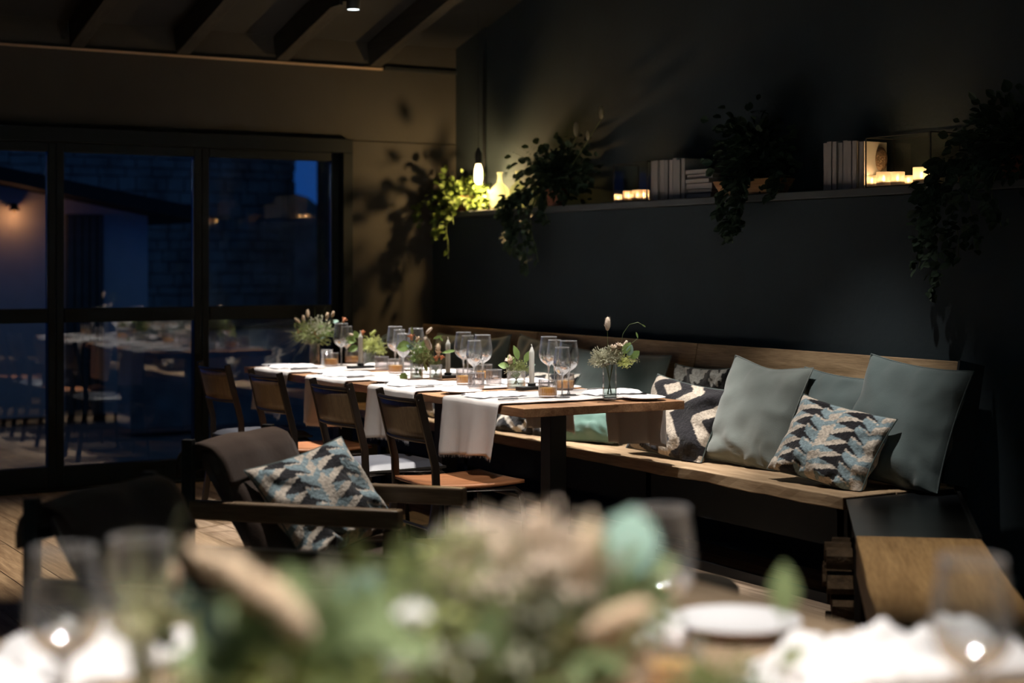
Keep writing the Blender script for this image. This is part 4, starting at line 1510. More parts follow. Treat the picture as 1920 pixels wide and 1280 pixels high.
# ================================================================== armchairs
def make_armchair(label):
    g = thing('armchair', label, 'armchair')
    hw = 0.28
    for s_ in (-1, 1):
        mesh('rear_leg', MB().box((-0.40, s_ * hw, 0.3775), (0.040, 0.028, 0.755)), M['arm_metal'], g, bevel=0.003)
        mesh('front_leg', MB().box((0.355, s_ * hw, 0.245), (0.052, 0.040, 0.49)), M['arm_wood'], g, bevel=0.004)
        mesh('armrest', MB().bar((-0.385, s_ * hw, 0.520), (0.385, s_ * hw, 0.525), 0.048, 0.062), M['arm_wood'], g, bevel=0.006)
        mesh('side_rail', MB().bar((-0.385, s_ * hw, 0.285), (0.33, s_ * hw, 0.345), 0.028, 0.06), M['arm_wood'], g, bevel=0.004)
    mesh('front_rail', MB().box((0.335, 0, 0.30), (0.028, 0.53, 0.06)), M['arm_wood'], g, bevel=0.004)
    mesh('rear_rail', MB().box((-0.40, 0, 0.66), (0.024, 0.54, 0.03)), M['arm_metal'], g, bevel=0.003)
    mesh('rear_rail', MB().box((-0.39, 0, 0.25), (0.024, 0.54, 0.04)), M['arm_metal'], g, bevel=0.003)

    def cushion(w_, h_, t_, seed):
        mb = MB()
        for sg in (1, -1):
            def fn(u, v):
                a_, c_ = 2 * u - 1, 2 * v - 1
                e_ = (max(0, 1 - abs(a_) ** 5) * max(0, 1 - abs(c_) ** 5)) ** 0.35
                n_ = noise.noise(Vector((a_ * 2, c_ * 2, seed + sg))) * 0.012
                return (a_ * w_ / 2, c_ * h_ / 2, sg * (t_ / 2 * e_ + n_ * e_))
            mb.grid(fn, 26, 26)
        return mb
    sc_ = mesh('seat_cushion', cushion(0.60, 0.50, 0.10, 3), M['brown_fabric'], g, smooth=True)
    sc_.location = (0.0, 0, 0.305)
    sc_.rotation_euler = (0, R(-5), 0)
    bc = mesh('back_cushion', cushion(0.45, 0.51, 0.11, 8), M['brown_fabric'], g, smooth=True)
    up = Vector((-0.52, 0, 0.85)).normalized()
    zax = up.cross(Vector((0, 1, 0)))
    bc.rotation_euler = Matrix((up, Vector((0, 1, 0)), zax)).transposed().to_euler()
    bc.location = Vector((-0.245, 0, 0.525))
    # folded-over head flap of the cover, hanging behind the rail
    pth = [(-0.450, 0.63), (-0.452, 0.67), (-0.442, 0.705), (-0.415, 0.735), (-0.37, 0.748), (-0.32, 0.735), (-0.285, 0.70), (-0.262, 0.655), (-0.242, 0.61)]

    def ff(u, v):
        t = u * (len(pth) - 1)
        i_ = min(int(t), len(pth) - 2)
        q = t - i_
        x = pth[i_][0] * (1 - q) + pth[i_ + 1][0] * q
        z = pth[i_][1] * (1 - q) + pth[i_ + 1][1] * q
        n_ = noise.noise(Vector((u * 3, v * 4, 1)))
        return (x + 0.006 * n_, (v - 0.5) * (0.54 + 0.015 * n_), z + 0.006 * n_ - 0.010 * abs(2 * v - 1) ** 3)
    mesh('head_flap', MB().grid(ff, 24, 18), M['brown_fabric'], g, smooth=True, solid=0.012)
    return g


ac = make_armchair('dark brown armchair with wooden arms holding a blue kilim cushion')
AH = math.atan2(-0.77, 0.64)
ac.location = (2.31, 5.19, 0)
ac.rotation_euler = (0, 0, AH)
ac['group'] = 'brown armchairs'
ac2 = dup(ac, (1.51, 4.07, 0), AH + 0.02, 'empty dark brown armchair with wooden arms, alone on the open floor', 'brown armchairs')

# a dining chair at the near table, mostly out of frame
c5 = dup(gchair, (0.18, 2.86, 0), -PI / 2 - 0.2, 'dark dining chair drawn up to the end of the near table', 'chairs at the near table')


# ================================================================== cushions
def kilim_tri(u, v, rd):
    """stacked triangles in black, cream and blue-grey bands"""
    j = 0.012 * noise.noise(Vector((u * 40, v * 40, 3)))
    u += j
    v += 0.012 * noise.noise(Vector((u * 40, v * 40, 9)))
    cream, black, blue = (0.58, 0.51, 0.43), (0.020, 0.019, 0.022), (0.24, 0.32, 0.35)
    s = (u * 2.2) % 1.0
    bidx = int(u * 2.2)
    rows = 6.3
    t = (v * rows + 0.55 * s + bidx * 0.3) % 1.0
    if s < 0.22:
        t2 = (v * rows * 0.9 - 2.0 * s) % 1.0
        return cream if t2 < 0.6 else (blue if (int(v * rows) % 3) else cream)
    if s < 0.68:
        q = (s - 0.22) / 0.46
        if t < 0.95 * q:
            return black
        if t < 0.95 * q + 0.42:
            return cream
        return blue
    q = (s - 0.68) / 0.32
    t3 = (v * rows + 0.3 + 1.2 * s) % 1.0
    if t3 < 0.38 * (1 - q):
        return black
    k = noise.noise(Vector((u * 30, v * 30, 1)))
    return blue if t3 < 0.85 or k > 0.1 else cream


def kilim_hex(u, v, rd):
    cream, black = (0.46, 0.40, 0.33), (0.018, 0.017, 0.020)
    u += 0.01 * noise.noise(Vector((u * 30, v * 30, 3)))
    v += 0.01 * noise.noise(Vector((u * 30, v * 30, 9)))
    x = (u * 1.25 + 0.05) % 1.0 - 0.5
    y = (v * 1.5 + 0.2 + 0.5 * (int(u * 1.25 + 0.05) % 2)) % 1.0 - 0.5
    m = abs(x) * 1.15 + abs(y) * 0.9
    m = round(m * 9) / 9
    if 0.22 < m < 0.42:
        return black
    if m > 0.62:
        return black
    return cream


def kilim_cross(u, v, rd):
    cream, black = (0.50, 0.46, 0.40), (0.014, 0.015, 0.018)
    x = (u * 2.0) % 1.0 - 0.5
    y = (v * 2.0) % 1.0 - 0.5
    a = abs(abs(x) - abs(y)) + 0.03 * noise.noise(Vector((u * 30, v * 30, 3)))
    return cream if a < 0.085 else black


def kilim_feather(u, v, rd):
    grey, black = (0.34, 0.34, 0.31), (0.014, 0.015, 0.016)
    x = (u * 3.0) % 1.0 - 0.5
    y = (v * 1.4) % 1.0 - 0.5
    a = x * x * 3.5 + y * y * 3.5 + 0.12 * math.sin(u * 60 + v * 50) + 0.1 * noise.noise(Vector((u * 20, v * 20, 3)))
    return grey if a < 0.55 and a > 0.02 else black


SETTLED = []


def settle(o, on_bench):
    """rest the cushion on the seat and against the backrest, clear of cushions placed before"""
    from mathutils.bvhtree import BVHTree
    if not on_bench:
        return
    bpy.context.view_layer.update()
    loc = Vector(o.location)
    W = o.rotation_euler.to_matrix()
    vs = [W @ v.co for v in o.data.vertices]
    zmin = min(v.z for v in vs) + loc.z
    loc.z += ZS + 0.004 - zmin - 0.028
    pen = max(v.x + loc.x - (4.835 + (v.z + loc.z - 0.44) * 0.1944) for v in vs)
    if pen > 0.010:
        loc.x -= pen - 0.010
    fs = [tuple(p.vertices) for p in o.data.polygons]
    for k in range(9):
        t = BVHTree.FromPolygons([v + loc for v in vs], fs)
        if not any(t.overlap(q) for q in SETTLED):
            break
        loc.x -= 0.010
        loc.z += 0.000
    SETTLED.append(BVHTree.FromPolygons([v + loc for v in vs], fs))
    o.location = loc
    press(o)


def press(o):
    """flatten what touches the seat and the backrest"""
    bpy.context.view_layer.update()
    W = o.rotation_euler.to_matrix() if o.parent is None else o.parent.rotation_euler.to_matrix()
    loc = Vector(o.location) if o.parent is None else Vector(o.parent.location)
    Wi = W.inverted()
    for v in o.data.vertices:
        p = W @ v.co + loc
        q = p.copy()
        q.z = max(q.z, ZS + 0.004)
        q.x = min(q.x, 4.831 + (q.z - 0.44) * 0.1944)
        if (q - p).length > 1e-6:
            v.co = Wi @ (q - loc)


def cushion(bottom, wd, ht, th, lean, yaw, roll, mat, label, pat=None, seed=0, group='cushions on the bench', name='cushion', n=36, sag=0.0, dent=0.0):
    """square cushion; bottom = middle of its lower edge; lean back in degrees; yaw turns its face towards -y"""
    rd = random.Random(seed)
    N = 90 if pat else n
    mb = MB()
    cols = []
    pin = 0.075
    k1, k2 = seed * 3.7, seed * 1.9
    for sg in (1, -1):
        def fn(u, v):
            a, c = 2 * u - 1, 2 * v - 1
            x = a * wd / 2 * (1 - pin * (1 - c * c) * abs(a) ** 2)
            y = c * ht / 2 * (1 - pin * (1 - a * a) * abs(c) ** 2)
            e = (max(0.0, 1 - a * a) * max(0.0, 1 - c * c)) ** 0.42
            e *= 1 - 0.22 * c
            z = sg * th / 2 * e
            # creases running in from corners and sides
            cr = noise.noise(Vector((a * 2.2 + k1, c * 2.2, sg * 2 + k2))) * 0.022
            rad = math.hypot(a, c)
            an = math.atan2(c, a)
            cr += 0.010 * math.sin(an * 11 + 3 * noise.noise(Vector((a * 2, c * 2, k1)))) * max(0, rad - 0.45)
            lowc = max(0.0, -c - 0.35)
            cr += 0.020 * lowc * math.sin(a * 9 + 5 * noise.noise(Vector((a * 3, c * 3, k2))))
            z += cr * min(1.0, e * 2.2)
            # slump: lower edge folds forward, top droops
            z += -0.03 * (c - 0.2) ** 2 * sag
            y -= dent * math.exp(-((a * 1.8) ** 2)) * max(0, c) ** 2
            y += ht / 2
            return (x, y, z)
        b0_ = len(mb.v)
        mb.grid(fn, N, N)
        if pat:
            for j in range(N + 1):
                for i in range(N + 1):
                    cols.append(pat(i / N, j / N, rd))
    if pat:
        mb.c = cols
    o = mesh(name, mb, M['kilim'] if pat else mat, None, smooth=True)
    l = R(lean)
    X = Vector((0, -1, 0))
    Y = Vector((math.sin(l), 0, math.cos(l)))
    Z = X.cross(Y)
    B = Matrix((X, Y, Z)).transposed()
    Rr = Matrix.Rotation(R(roll), 3, 'Z')
    Yw = Matrix.Rotation(R(-yaw), 3, 'Z')
    o.rotation_euler = (Yw @ B @ Rr).to_euler()
    o.location = bottom
    settle(o, group == 'cushions on the bench')
    # piped seam round the edge
    ring = []
    for k in range(80):
        t = k / 80 * 4
        if t < 1:
            a, c = -1 + 2 * t, -1
        elif t < 2:
            a, c = 1, -1 + 2 * (t - 1)
        elif t < 3:
            a, c = 1 - 2 * (t - 2), 1
        else:
            a, c = -1, 1 - 2 * (t - 3)
        x = a * wd / 2 * (1 - pin * (1 - c * c) * abs(a) ** 2)
        y = c * ht / 2 * (1 - pin * (1 - a * a) * abs(c) ** 2)
        y -= dent * math.exp(-((a * 1.8) ** 2)) * max(0, c) ** 2
        ring.append((x, y + ht / 2, -0.03 * (c - 0.2) ** 2 * sag))
    sm = MB().tube(ring, 0.0035, 5, closed=True)
    pi_ = mesh('piping', sm, M['dark_cush'] if pat else mat, o, smooth=True)
    if group == 'cushions on the bench':
        press(pi_)
    return tag(o, label, 'cushion', group)


ZB = ZS + 0.004
C = cushion
C((4.62, 4.93, ZB + 0.01), 0.54, 0.53, 0.16, 19, -6, -5, M['teal_b'], 'large blue-green linen cushion at the near end of the bench', seed=1)
C((4.70, 5.40, ZB), 0.52, 0.45, 0.15, 14, 0, -3, M['teal_b'], 'blue-green cushion tucked behind the zigzag kilim cushion', seed=2)
C((4.76, 6.44, ZB), 0.43, 0.43, 0.10, 12, -2, 0, None, 'black and grey feather-patterned cushion behind the hexagon cushion', kilim_feather, seed=6)
C((4.72, 7.15, ZB), 0.94, 0.475, 0.13, 14, 0, 0, M['dark_cush'], 'wide slate-green bolster cushion behind the square vase', seed=8)
C((4.70, 7.88, ZB), 0.52, 0.50, 0.15, 15, -4, -4, M['dark_cush'], 'slate-green cushion with raised corner behind the near wine glasses', seed=10)
C((4.66, 8.42, ZB), 0.52, 0.49, 0.15, 16, 4, 5, M['dark_cush'], 'slate-green cushion behind the middle wine glasses', seed=11)
C((4.71, 8.95, ZB), 0.50, 0.50, 0.14, 15, 0, 2, M['dark_cush'], 'slate-green cushion farthest along the bench', seed=13)
C((4.55, 5.76, ZB + 0.01), 0.50, 0.51, 0.16, 23, -6, -4, M['teal'], 'large grey-green linen cushion leaning beside the zigzag kilim cushion', seed=3, dent=0.02)
C((4.40, 5.10, ZB + 0.012), 0.50, 0.355, 0.14, 30, -12, -9, None, 'kilim cushion with black and blue triangle zigzags on the open bench', kilim_tri, seed=4)
C((4.50, 6.17, ZB + 0.01), 0.52, 0.385, 0.13, 26, -8, -6, None, 'cream kilim cushion with black hexagons by the table corner', kilim_hex, seed=5)
C((4.42, 6.90, ZB + 0.01), 0.46, 0.33, 0.15, 50, -12, 6, M['teal_g'], 'sea-green satin cushion slumped on the bench under the table edge', seed=7, sag=0.5)
C((4.40, 7.45, ZB), 0.50, 0.40, 0.14, 32, -10, 0, None, 'black cushion with cream crosses seen under the table', kilim_cross, seed=9)
C((4.40, 8.42, ZB), 0.46, 0.36, 0.13, 32, -6, 0, None, 'dark cushion with pale crosses near the window end of the bench', kilim_cross, seed=12)

# kilim cushion on the armchair: against the back, face towards the chair front
fd = Vector((math.cos(AH), math.sin(AH), 0))
lf = Vector((-math.sin(AH), math.cos(AH), 0))
pc = Vector((2.31, 5.19, 0)) - fd * 0.01 - lf * 0.02 + fd * 0.105 + Vector((0, 0, 0.378))
# cushion() faces -x at yaw 0, so turn it to face along fd, a little towards the near arm
C(pc, 0.45, 0.40, 0.115, 38, -(math.degrees(AH) + 180) + 30, 13, None, 'blue and black zigzag kilim cushion on the brown armchair', kilim_tri, seed=14, group='kilim cushion on the armchair')

# ================================================================== ledge display
ZG = 1.691
XD = 5.175


def clampv(mb, b_):
    out = []
    for v in mb.v:
        x, y, z = v[0] + b_.x, v[1] + b_.y, v[2] + b_.z
        if z < ZG + 0.003 and x > XL - 0.03:
            if z > ZG - 0.06:
                z = ZG + 0.003
            else:
                x = XL - 0.03
        x = min(x, XW - 0.008)
        y = min(y, YW - 0.01)
        out.append((x - b_.x, y - b_.y, z - b_.z))
    mb.v = out


def leafy(name_, label, centre, rad, n, leafL, mat, strands=(), seed=0, pot=None, fronds=0, frondL=0.3, tails=(), up=0.5):
    rd = random.Random(seed)
    c = Vector(centre)
    g = thing(name_, label, 'plant', (c.x, c.y, ZG))
    b_ = Vector((c.x, c.y, ZG))
    if pot == 'pot':
        mesh('pot', MB().lathe([(0.001, 0.0), (0.05, 0.0), (0.068, 0.09), (0.072, 0.09), (0.072, 0.10), (0.064, 0.10), (0.062, 0.085), (0.001, 0.085)], 24), M['pot'], g, smooth=True)
        mesh('soil', MB().lathe([(0.001, 0.088), (0.062, 0.088)], 20), M['soil'], g)
    elif pot == 'trough':
        mesh('planter', MB().add([(-0.055, -0.19, 0), (0.055, -0.19, 0), (0.055, 0.19, 0), (-0.055, 0.19, 0), (-0.075, -0.235, 0.075), (0.075, -0.235, 0.075), (0.075, 0.235, 0.075), (-0.075, 0.235, 0.075),
                                  (-0.062, -0.21, 0.075), (0.062, -0.21, 0.075), (0.062, 0.21, 0.075), (-0.062, 0.21, 0.075), (-0.058, -0.2, 0.055), (0.058, -0.2, 0.055), (0.058, 0.2, 0.055), (-0.058, 0.2, 0.055)],
                                 [(3, 2, 1, 0), (0, 1, 5, 4), (1, 2, 6, 5), (2, 3, 7, 6), (3, 0, 4, 7), (4, 5, 9, 8), (5, 6, 10, 9), (6, 7, 11, 10), (7, 4, 8, 11), (8, 9, 13, 12), (9, 10, 14, 13), (10, 11, 15, 14), (11, 8, 12, 15)]),
             M['planter'], g, bevel=0.004)
        mesh('soil', MB().add([(-0.06, -0.2, 0.058), (0.06, -0.2, 0.058), (0.06, 0.2, 0.058), (-0.06, 0.2, 0.058)], [(0, 1, 2, 3)]), M['soil'], g)
    mb = MB()

    def put(p, d, L_):
        p = p + b_
        if p.x > XW - 0.03:
            p.x = XW - 0.03 - rd.random() * 0.02
        d = Vector(d)
        if d.x > 0 and p.x > XW - 0.1:
            d.x = -d.x
        if p.y > YW - 0.05:
            p.y = YW - 0.05
            d.y = -abs(d.y)
        if p.z < ZG and p.x > XL - 0.05:
            p.x = XL - 0.05 - rd.random() * 0.03
            d.x = -abs(d.x)
        mb.leaf(p - b_, d, Vector((rd.uniform(-1, -0.2), rd.uniform(-1, 0.3), rd.uniform(0, 1))), L_, L_ * rd.uniform(0.6, 0.9))
    cz = c - b_
    for k in range(n):
        v = Vector((rd.gauss(0, 1), rd.gauss(0, 1), rd.gauss(0, 1))).normalized()
        r_ = abs(rd.gauss(0.62, 0.32))
        p = cz + Vector((v.x * rad[0], v.y * rad[1], v.z * rad[2])) * r_
        if p.z < 0.02 and p.x > -0.09:
            p.z = 0.02 + rd.random() * 0.06
        put(p, (v.x, v.y, v.z * 0.5 + rd.uniform(-0.5, 0.3)), leafL * rd.uniform(0.6, 1.15))
    clampv(mb, b_)
    o = mesh('foliage', mb, mat, g)
    o['kind'] = 'stuff'
    for (y0, x0, y1, x1, z1, cnt) in strands:
        mb2 = MB()
        pts = []
        for t in [i / 10 for i in range(11)]:
            px_ = c.x + x0 + (x1 - x0) * min(1, t * 2.2)
            py_ = y0 + (y1 - y0) * t + 0.02 * math.sin(t * 9 + y0 * 7)
            pz_ = ZG + 0.08 * (1 - t) + (z1 - ZG) * max(0, (t - 0.2) / 0.8) ** 1.1 + 0.03 * math.sin(t * PI)
            pts.append(Vector((min(px_, XL - 0.03) if t > 0.3 else px_, py_, pz_)))
        mesh('vine', MB().tube([p - b_ for p in pts], 0.0022, 5), M['stem'], g)
        for k in range(cnt):
            t = rd.random() ** 0.8
            i = min(9, int(t * 10))
            p = pts[i].lerp(pts[i + 1], t * 10 - i)
            mb2.leaf(p - b_ + Vector((rd.uniform(-0.03, 0.0), rd.uniform(-0.03, 0.03), rd.uniform(-0.02, 0.02))), (rd.uniform(-1, -0.1), rd.uniform(-1, 1), rd.uniform(-1, 0.2)), (rd.uniform(-1, -0.3), rd.uniform(-0.8, 0.2), rd.uniform(0, 0.8)),
                     leafL * rd.uniform(0.7, 1.2), leafL * rd.uniform(0.5, 0.8))
        clampv(mb2, b_)
        o = mesh('foliage', mb2, mat, g)
        o['kind'] = 'stuff'
    for k in range(fronds):
        a = rd.uniform(0, 2 * PI)
        L_ = frondL * rd.uniform(0.7, 1.1)
        d = Vector((math.cos(a) * 0.45 - 0.25, math.sin(a), rd.uniform(0.2, up)))
        d.normalize()
        m3 = MB()
        prev = cz + Vector((0, 0, -rad[2] * 0.3))
        for i in range(14):
            t = i / 13
            p = prev + d * (L_ / 14) + Vector((0, 0, -0.012 * t))
            q = p + b_
            if q.x > XW - 0.02:
                p.x = XW - 0.02 - b_.x
            sd2 = d.cross(Vector((0, 0, 1))).normalized()
            ll = 0.05 * (1 - t * 0.8)
            m3.leaf(p, sd2 + d * 0.6, (0, 0, 1), ll, ll * 0.28)
            m3.leaf(p, -sd2 + d * 0.6, (0, 0, 1), ll, ll * 0.28)
            prev = p
        clampv(m3, b_)
        mesh('frond', m3, mat, g)
    for (py_, pz_, s_) in tails:
        e = Vector((c.x - 0.05, py_, pz_)) - b_
        mesh('stalk', MB().tube([(0, 0, 0.1), e * 0.5 + Vector((0, 0, 0.05)), e], 0.0015, 5), M['stem'], g)
        mesh('seed_head', MB().ell(e + Vector((0, 0, s_ / 2)), (s_ * 0.18, s_ * 0.18, s_ / 2), None, 10, 7), M['sage'], g, smooth=True)
    return g


yA = onx(855, 5.12)
leafy('trailing_ivy', 'bright ivy lit by the hanging bulb at the corner of the ledge', (5.12, 9.38, ZG + 0.10), (0.17, 0.30, 0.13), 700, 0.044, M['leaf_ivy'],
      strands=((9.2, -0.05, 9.25, -0.16, 1.60, 30), (9.4, -0.05, 9.45, -0.16, 1.50, 40), (9.55, -0.05, 9.6, -0.22, 1.58, 40), (9.35, -0.05, 9.36, -0.14, 1.38, 22)), seed=1, pot='pot')
leafy('fern_and_ivy', 'large dark fern with trailing ivy between the bottles and the lantern', (5.11, 8.22, ZG + 0.19), (0.12, 0.34, 0.17), 950, 0.05, M['leaf_dark'],
      strands=((8.5, -0.04, 8.62, -0.14, 1.62, 60), (8.45, -0.04, 8.45, -0.16, 1.42, 90), (8.4, -0.04, 8.32, -0.15, 1.30, 70), (8.35, -0.04, 8.22, -0.14, 1.36, 50), (8.5, -0.04, 8.55, -0.13, 1.50, 60), (8.2, -0.04, 8.1, -0.13, 1.58, 30)), seed=2, pot='pot', fronds=60, frondL=0.46, up=1.0,
      tails=((onx(1083, 5.07), 2.08, 0.09), (onx(1130, 5.07), 2.16, 0.08), (onx(1105, 5.07), 2.05, 0.06)))
leafy('leafy_trough', 'dark leafy plant in an orange wooden trough between the book groups', (5.13, 6.40, ZG + 0.20), (0.11, 0.24, 0.19), 850, 0.055, M['leaf_dark'],
      strands=((6.35, -0.04, 6.30, -0.14, 1.52, 60), (6.3, -0.04, 6.38, -0.14, 1.45, 60), (6.42, -0.04, 6.44, -0.14, 1.56, 40), (6.1, -0.03, 6.05, -0.12, 1.68, 30)), seed=3, pot='trough', fronds=16, frondL=0.34, up=1.4)
leafy('trailing_fern', 'large dark trailing plant at the near end of the ledge', (5.12, 4.70, ZG + 0.14), (0.14, 0.28, 0.19), 1000, 0.050, M['leaf_dark'],
      strands=((5.02, -0.04, 5.10, -0.14, 1.33, 60), (4.96, -0.04, 5.02, -0.15, 1.45, 70), (4.92, -0.04, 5.02, -0.15, 1.22, 80), (4.9, -0.04, 4.88, -0.15, 1.36, 80), (4.8, -0.04, 4.78, -0.15, 1.42, 60), (4.7, -0.04, 4.65, -0.15, 1.5, 60)), seed=4, pot='pot', fronds=22, frondL=0.34, up=0.7)

# pendant bulb
bp_ = Vector((5.07, onx(897, 5.07), 0))
Db = Vector((bp_.x, bp_.y, 0)).dot(Vector((ST, CT, 0)))
zb = at(897, 325, Db).z
g = thing('pendant_bulb', 'bare glowing filament bulb hanging over the ivy in the corner', 'lamp', (bp_.x, bp_.y, zb))
mesh('bulb', MB().lathe([(0.001, -0.072), (0.014, -0.068), (0.024, -0.055), (0.028, -0.035), (0.027, 0.02), (0.018, 0.055), (0.014, 0.062)], 20), M['bulb'], g, smooth=True)
mesh('socket', MB().lathe([(0.001, 0.06), (0.019, 0.06), (0.022, 0.075), (0.022, 0.13), (0.012, 0.15), (0.005, 0.165)], 20), M['black'], g, smooth=True)
mesh('cord', MB().tube([(0, 0, 0.16), (0, 0, zc(bp_.y) + 0.16 - zb)], 0.0015, 6), M['black'], g)
point_light('bulb_light', (bp_.x, bp_.y, zb - 0.09), 28.0, (1.0, 0.64, 0.28), 0.012)

# bottles
for px, r, hh, lb, xx in ((937, 0.064, 0.235, 'squat clear glass bottle closer to the hanging bulb', 5.125), (971, 0.056, 0.24, 'squat clear glass bottle partly behind the ivy', 5.19)):
    g = thing('glass_bottle', lb, 'bottle', (xx, onx(px, xx), ZG))
    pr = [(0.001, 0.003), (r * 0.93, 0.0), (r, 0.012), (r, 0.105), (r * 0.85, 0.135), (r * 0.45, 0.158), (0.017, 0.172), (0.014, 0.19), (0.014, hh - 0.01), (0.018, hh - 0.008), (0.018, hh), (0.012, hh)]
    mesh('glass', MB().lathe(pr, 28), M['bottle_glass'], g, smooth=True)
    mesh('base', MB().lathe([(0.001, 0.004), (r * 0.9, 0.004), (r * 0.9, 0.012), (0.001, 0.012)], 24), M['bottle'], g)

# books
def book(loc, w_, d_, h_, label, mat, group, flat=False, rz=0):
    """spine faces -x; upright: w_ along y; flat: lies on its side, h_ along y"""
    o = thing('book', label, 'book', loc, rz, group)
    sz = (d_, w_, h_) if not flat else (d_, h_, w_)
    cx = d_ / 2
    t = 0.0025
    if not flat:
        mb = MB().box((t / 2, 0, h_ / 2), (t, w_, h_)).box((cx, -w_ / 2 + t / 2, h_ / 2), (d_, t, h_)).box((cx, w_ / 2 - t / 2, h_ / 2), (d_, t, h_))
        pg = MB().box((cx, 0, h_ / 2), (d_ - 0.008, w_ - 2 * t, h_ - 0.008))
    else:
        mb = MB().box((t / 2, 0, w_ / 2), (t, h_, w_)).box((cx, 0, t / 2), (d_, h_, t)).box((cx, 0, w_ - t / 2), (d_, h_, t))
        pg = MB().box((cx, 0, w_ / 2), (d_ - 0.008, h_ - 0.008, w_ - 2 * t))
    mesh('cover', mb, mat, o)
    mesh('pages', pg, M['paper'], o)
    return o


rb = random.Random(8)
ordn = ['first', 'second', 'third', 'fourth', 'fifth', 'sixth', 'seventh', 'eighth']


def row(px0, px1, n, hts, desc, group):
    ya, yb = onx(px0, 5.10), onx(px1, 5.10)
    w_ = (ya - yb) / n
    for k in range(n):
        hh = hts + rb.uniform(-0.012, 0.004)
        book((5.10 + rb.uniform(0, 0.012), ya - w_ * (k + 0.5), ZG), w_ - 0.002, 0.14, hh, 'off-white upright book, %s from the window side %s' % (ordn[k], desc), rb.choice([M['book'], M['book_b'], M['book']]), group)


row(1217, 1242, 3, 0.222, 'in the group beside the small lantern', 'upright books beside the small lantern')
row(1245, 1283, 5, 0.215, 'in the group beside the lying books', 'upright books beside the lying stack')
row(1541, 1616, 8, 0.222, 'beside the large lantern', 'upright books beside the large lantern')
ya, yb = onx(1286, 5.11), onx(1335, 5.11)
z = ZG
for k in range(6):
    t = rb.uniform(0.020, 0.030)
    book((5.095 + rb.uniform(0, 0.02), (ya + yb) / 2 + rb.uniform(-0.008, 0.008), z), t, 0.14, (ya - yb) - rb.uniform(0.0, 0.03), 'off-white lying book, %s from the bottom of the stack' % ordn[k], rb.choice([M['book'], M['book_b']]), 'lying books on the ledge', flat=True)
    z += t + 0.0005


# lanterns and votives
def lantern(y0, y1, h, label):
    x0, x1 = 5.085, 5.26
    g = thing('glass_lantern', label, 'lantern', ((x0 + x1) / 2, (y0 + y1) / 2, ZG))
    hx, hy = (x1 - x0) / 2, (y1 - y0) / 2
    t = 0.005
    mb = MB()
    for zq in (t / 2, h - t / 2):
        for s_ in (-1, 1):
            mb.box((s_ * (hx - t / 2), 0, zq), (t, 2 * hy, t))
            mb.box((0, s_ * (hy - t / 2), zq), (2 * hx, t, t))
    for a_ in (-1, 1):
        for b_ in (-1, 1):
            mb.box((a_ * (hx - t / 2), b_ * (hy - t / 2), h / 2), (t, t, h))
    mesh('frame', mb, M['black'], g)
    for s_ in (-1, 1):
        mesh('pane', MB().box((s_ * (hx - 0.004), 0, h / 2), (0.002, 2 * hy - 0.01, h - 0.01)), M['lantern_glass'], g)
        mesh('pane', MB().box((0, s_ * (hy - 0.004), h / 2), (2 * hx - 0.01, 0.002, h - 0.01)), M['lantern_glass'], g)
    mesh('floor_pane', MB().box((0, 0, 0.003), (2 * hx - 0.01, 2 * hy - 0.01, 0.002)), M['black'], g)
    return g


lantern(onx(1213, 5.085), onx(1149, 5.085), 0.215, 'small black-framed glass lantern beside the fern')
lantern(onx(1745, 5.085), onx(1622, 5.085), 0.228, 'large black-framed glass lantern beside the tall books')


def votive(px, x, s, label, power=2.2, group='lit votive candles on the ledge'):
    y = onx(px, x)
    g = thing('votive_candle', label, 'candle', (x, y, ZG + 0.006), 0, group)
    r, h = 0.030 * s, 0.058 * s
    mesh('cup', MB().lathe([(0.001, 0.001), (r * 0.9, 0.001), (r, 0.008), (r, h), (r * 0.93, h), (r * 0.93, 0.006), (0.001, 0.005)], 24), M['votive'], g, smooth=True)
    mesh('wax', MB().lathe([(0.001, 0.006), (r * 0.85, 0.006), (r * 0.85, 0.018 * s), (0.001, 0.018 * s)], 20), M['wax'], g)
    mesh('flame', MB().ell((0, 0, 0.032 * s), (0.0055, 0.0055, 0.013), None, 8, 6), M['flame'], g, smooth=True)
    point_light('candle_light', (x, y, ZG + 0.006 + 0.036 * s), power, (1.0, 0.60, 0.28), 0.006)


votive(1159, 5.15, 0.75, 'smaller lit votive candle by the fern side of the small lantern')
votive(1178, 5.14, 1.0, 'lit votive candle in the middle of the small lantern')
votive(1195, 5.13, 1.0, 'lit votive candle third along in the small lantern')
votive(1207, 5.18, 1.05, 'lit votive candle by the book side of the small lantern')
votive(1635, 5.14, 0.9, 'lit votive candle nearest the tall books in the large lantern')
votive(1657, 5.13, 1.1, 'lit votive candle below the dried pod in the large lantern')
votive(1683, 5.14, 1.05, 'lit votive candle in the middle of the large lantern')
votive(1703, 5.20, 0.8, 'lit votive candle set back in the large lantern')
votive(1728, 5.13, 1.25, 'lit votive candle nearest the trailing plant in the large lantern', 4.0)
yp = onx(1650, 5.2)
zp = ZG + 0.125
g = thing('dried_pod', 'oval dried seed pod standing in the large lantern', 'seed pod', (5.205, yp, ZG + 0.005))
mesh('pod', MB().ell((0, 0, 0.13), (0.024, 0.036, 0.055), None, 16, 12), M['pod'], g, smooth=True)
mesh('stalk', MB().tube([(0, 0, 0), (0.002, 0.004, 0.04), (0, 0, 0.08)], 0.003, 6), M['pod'], g)

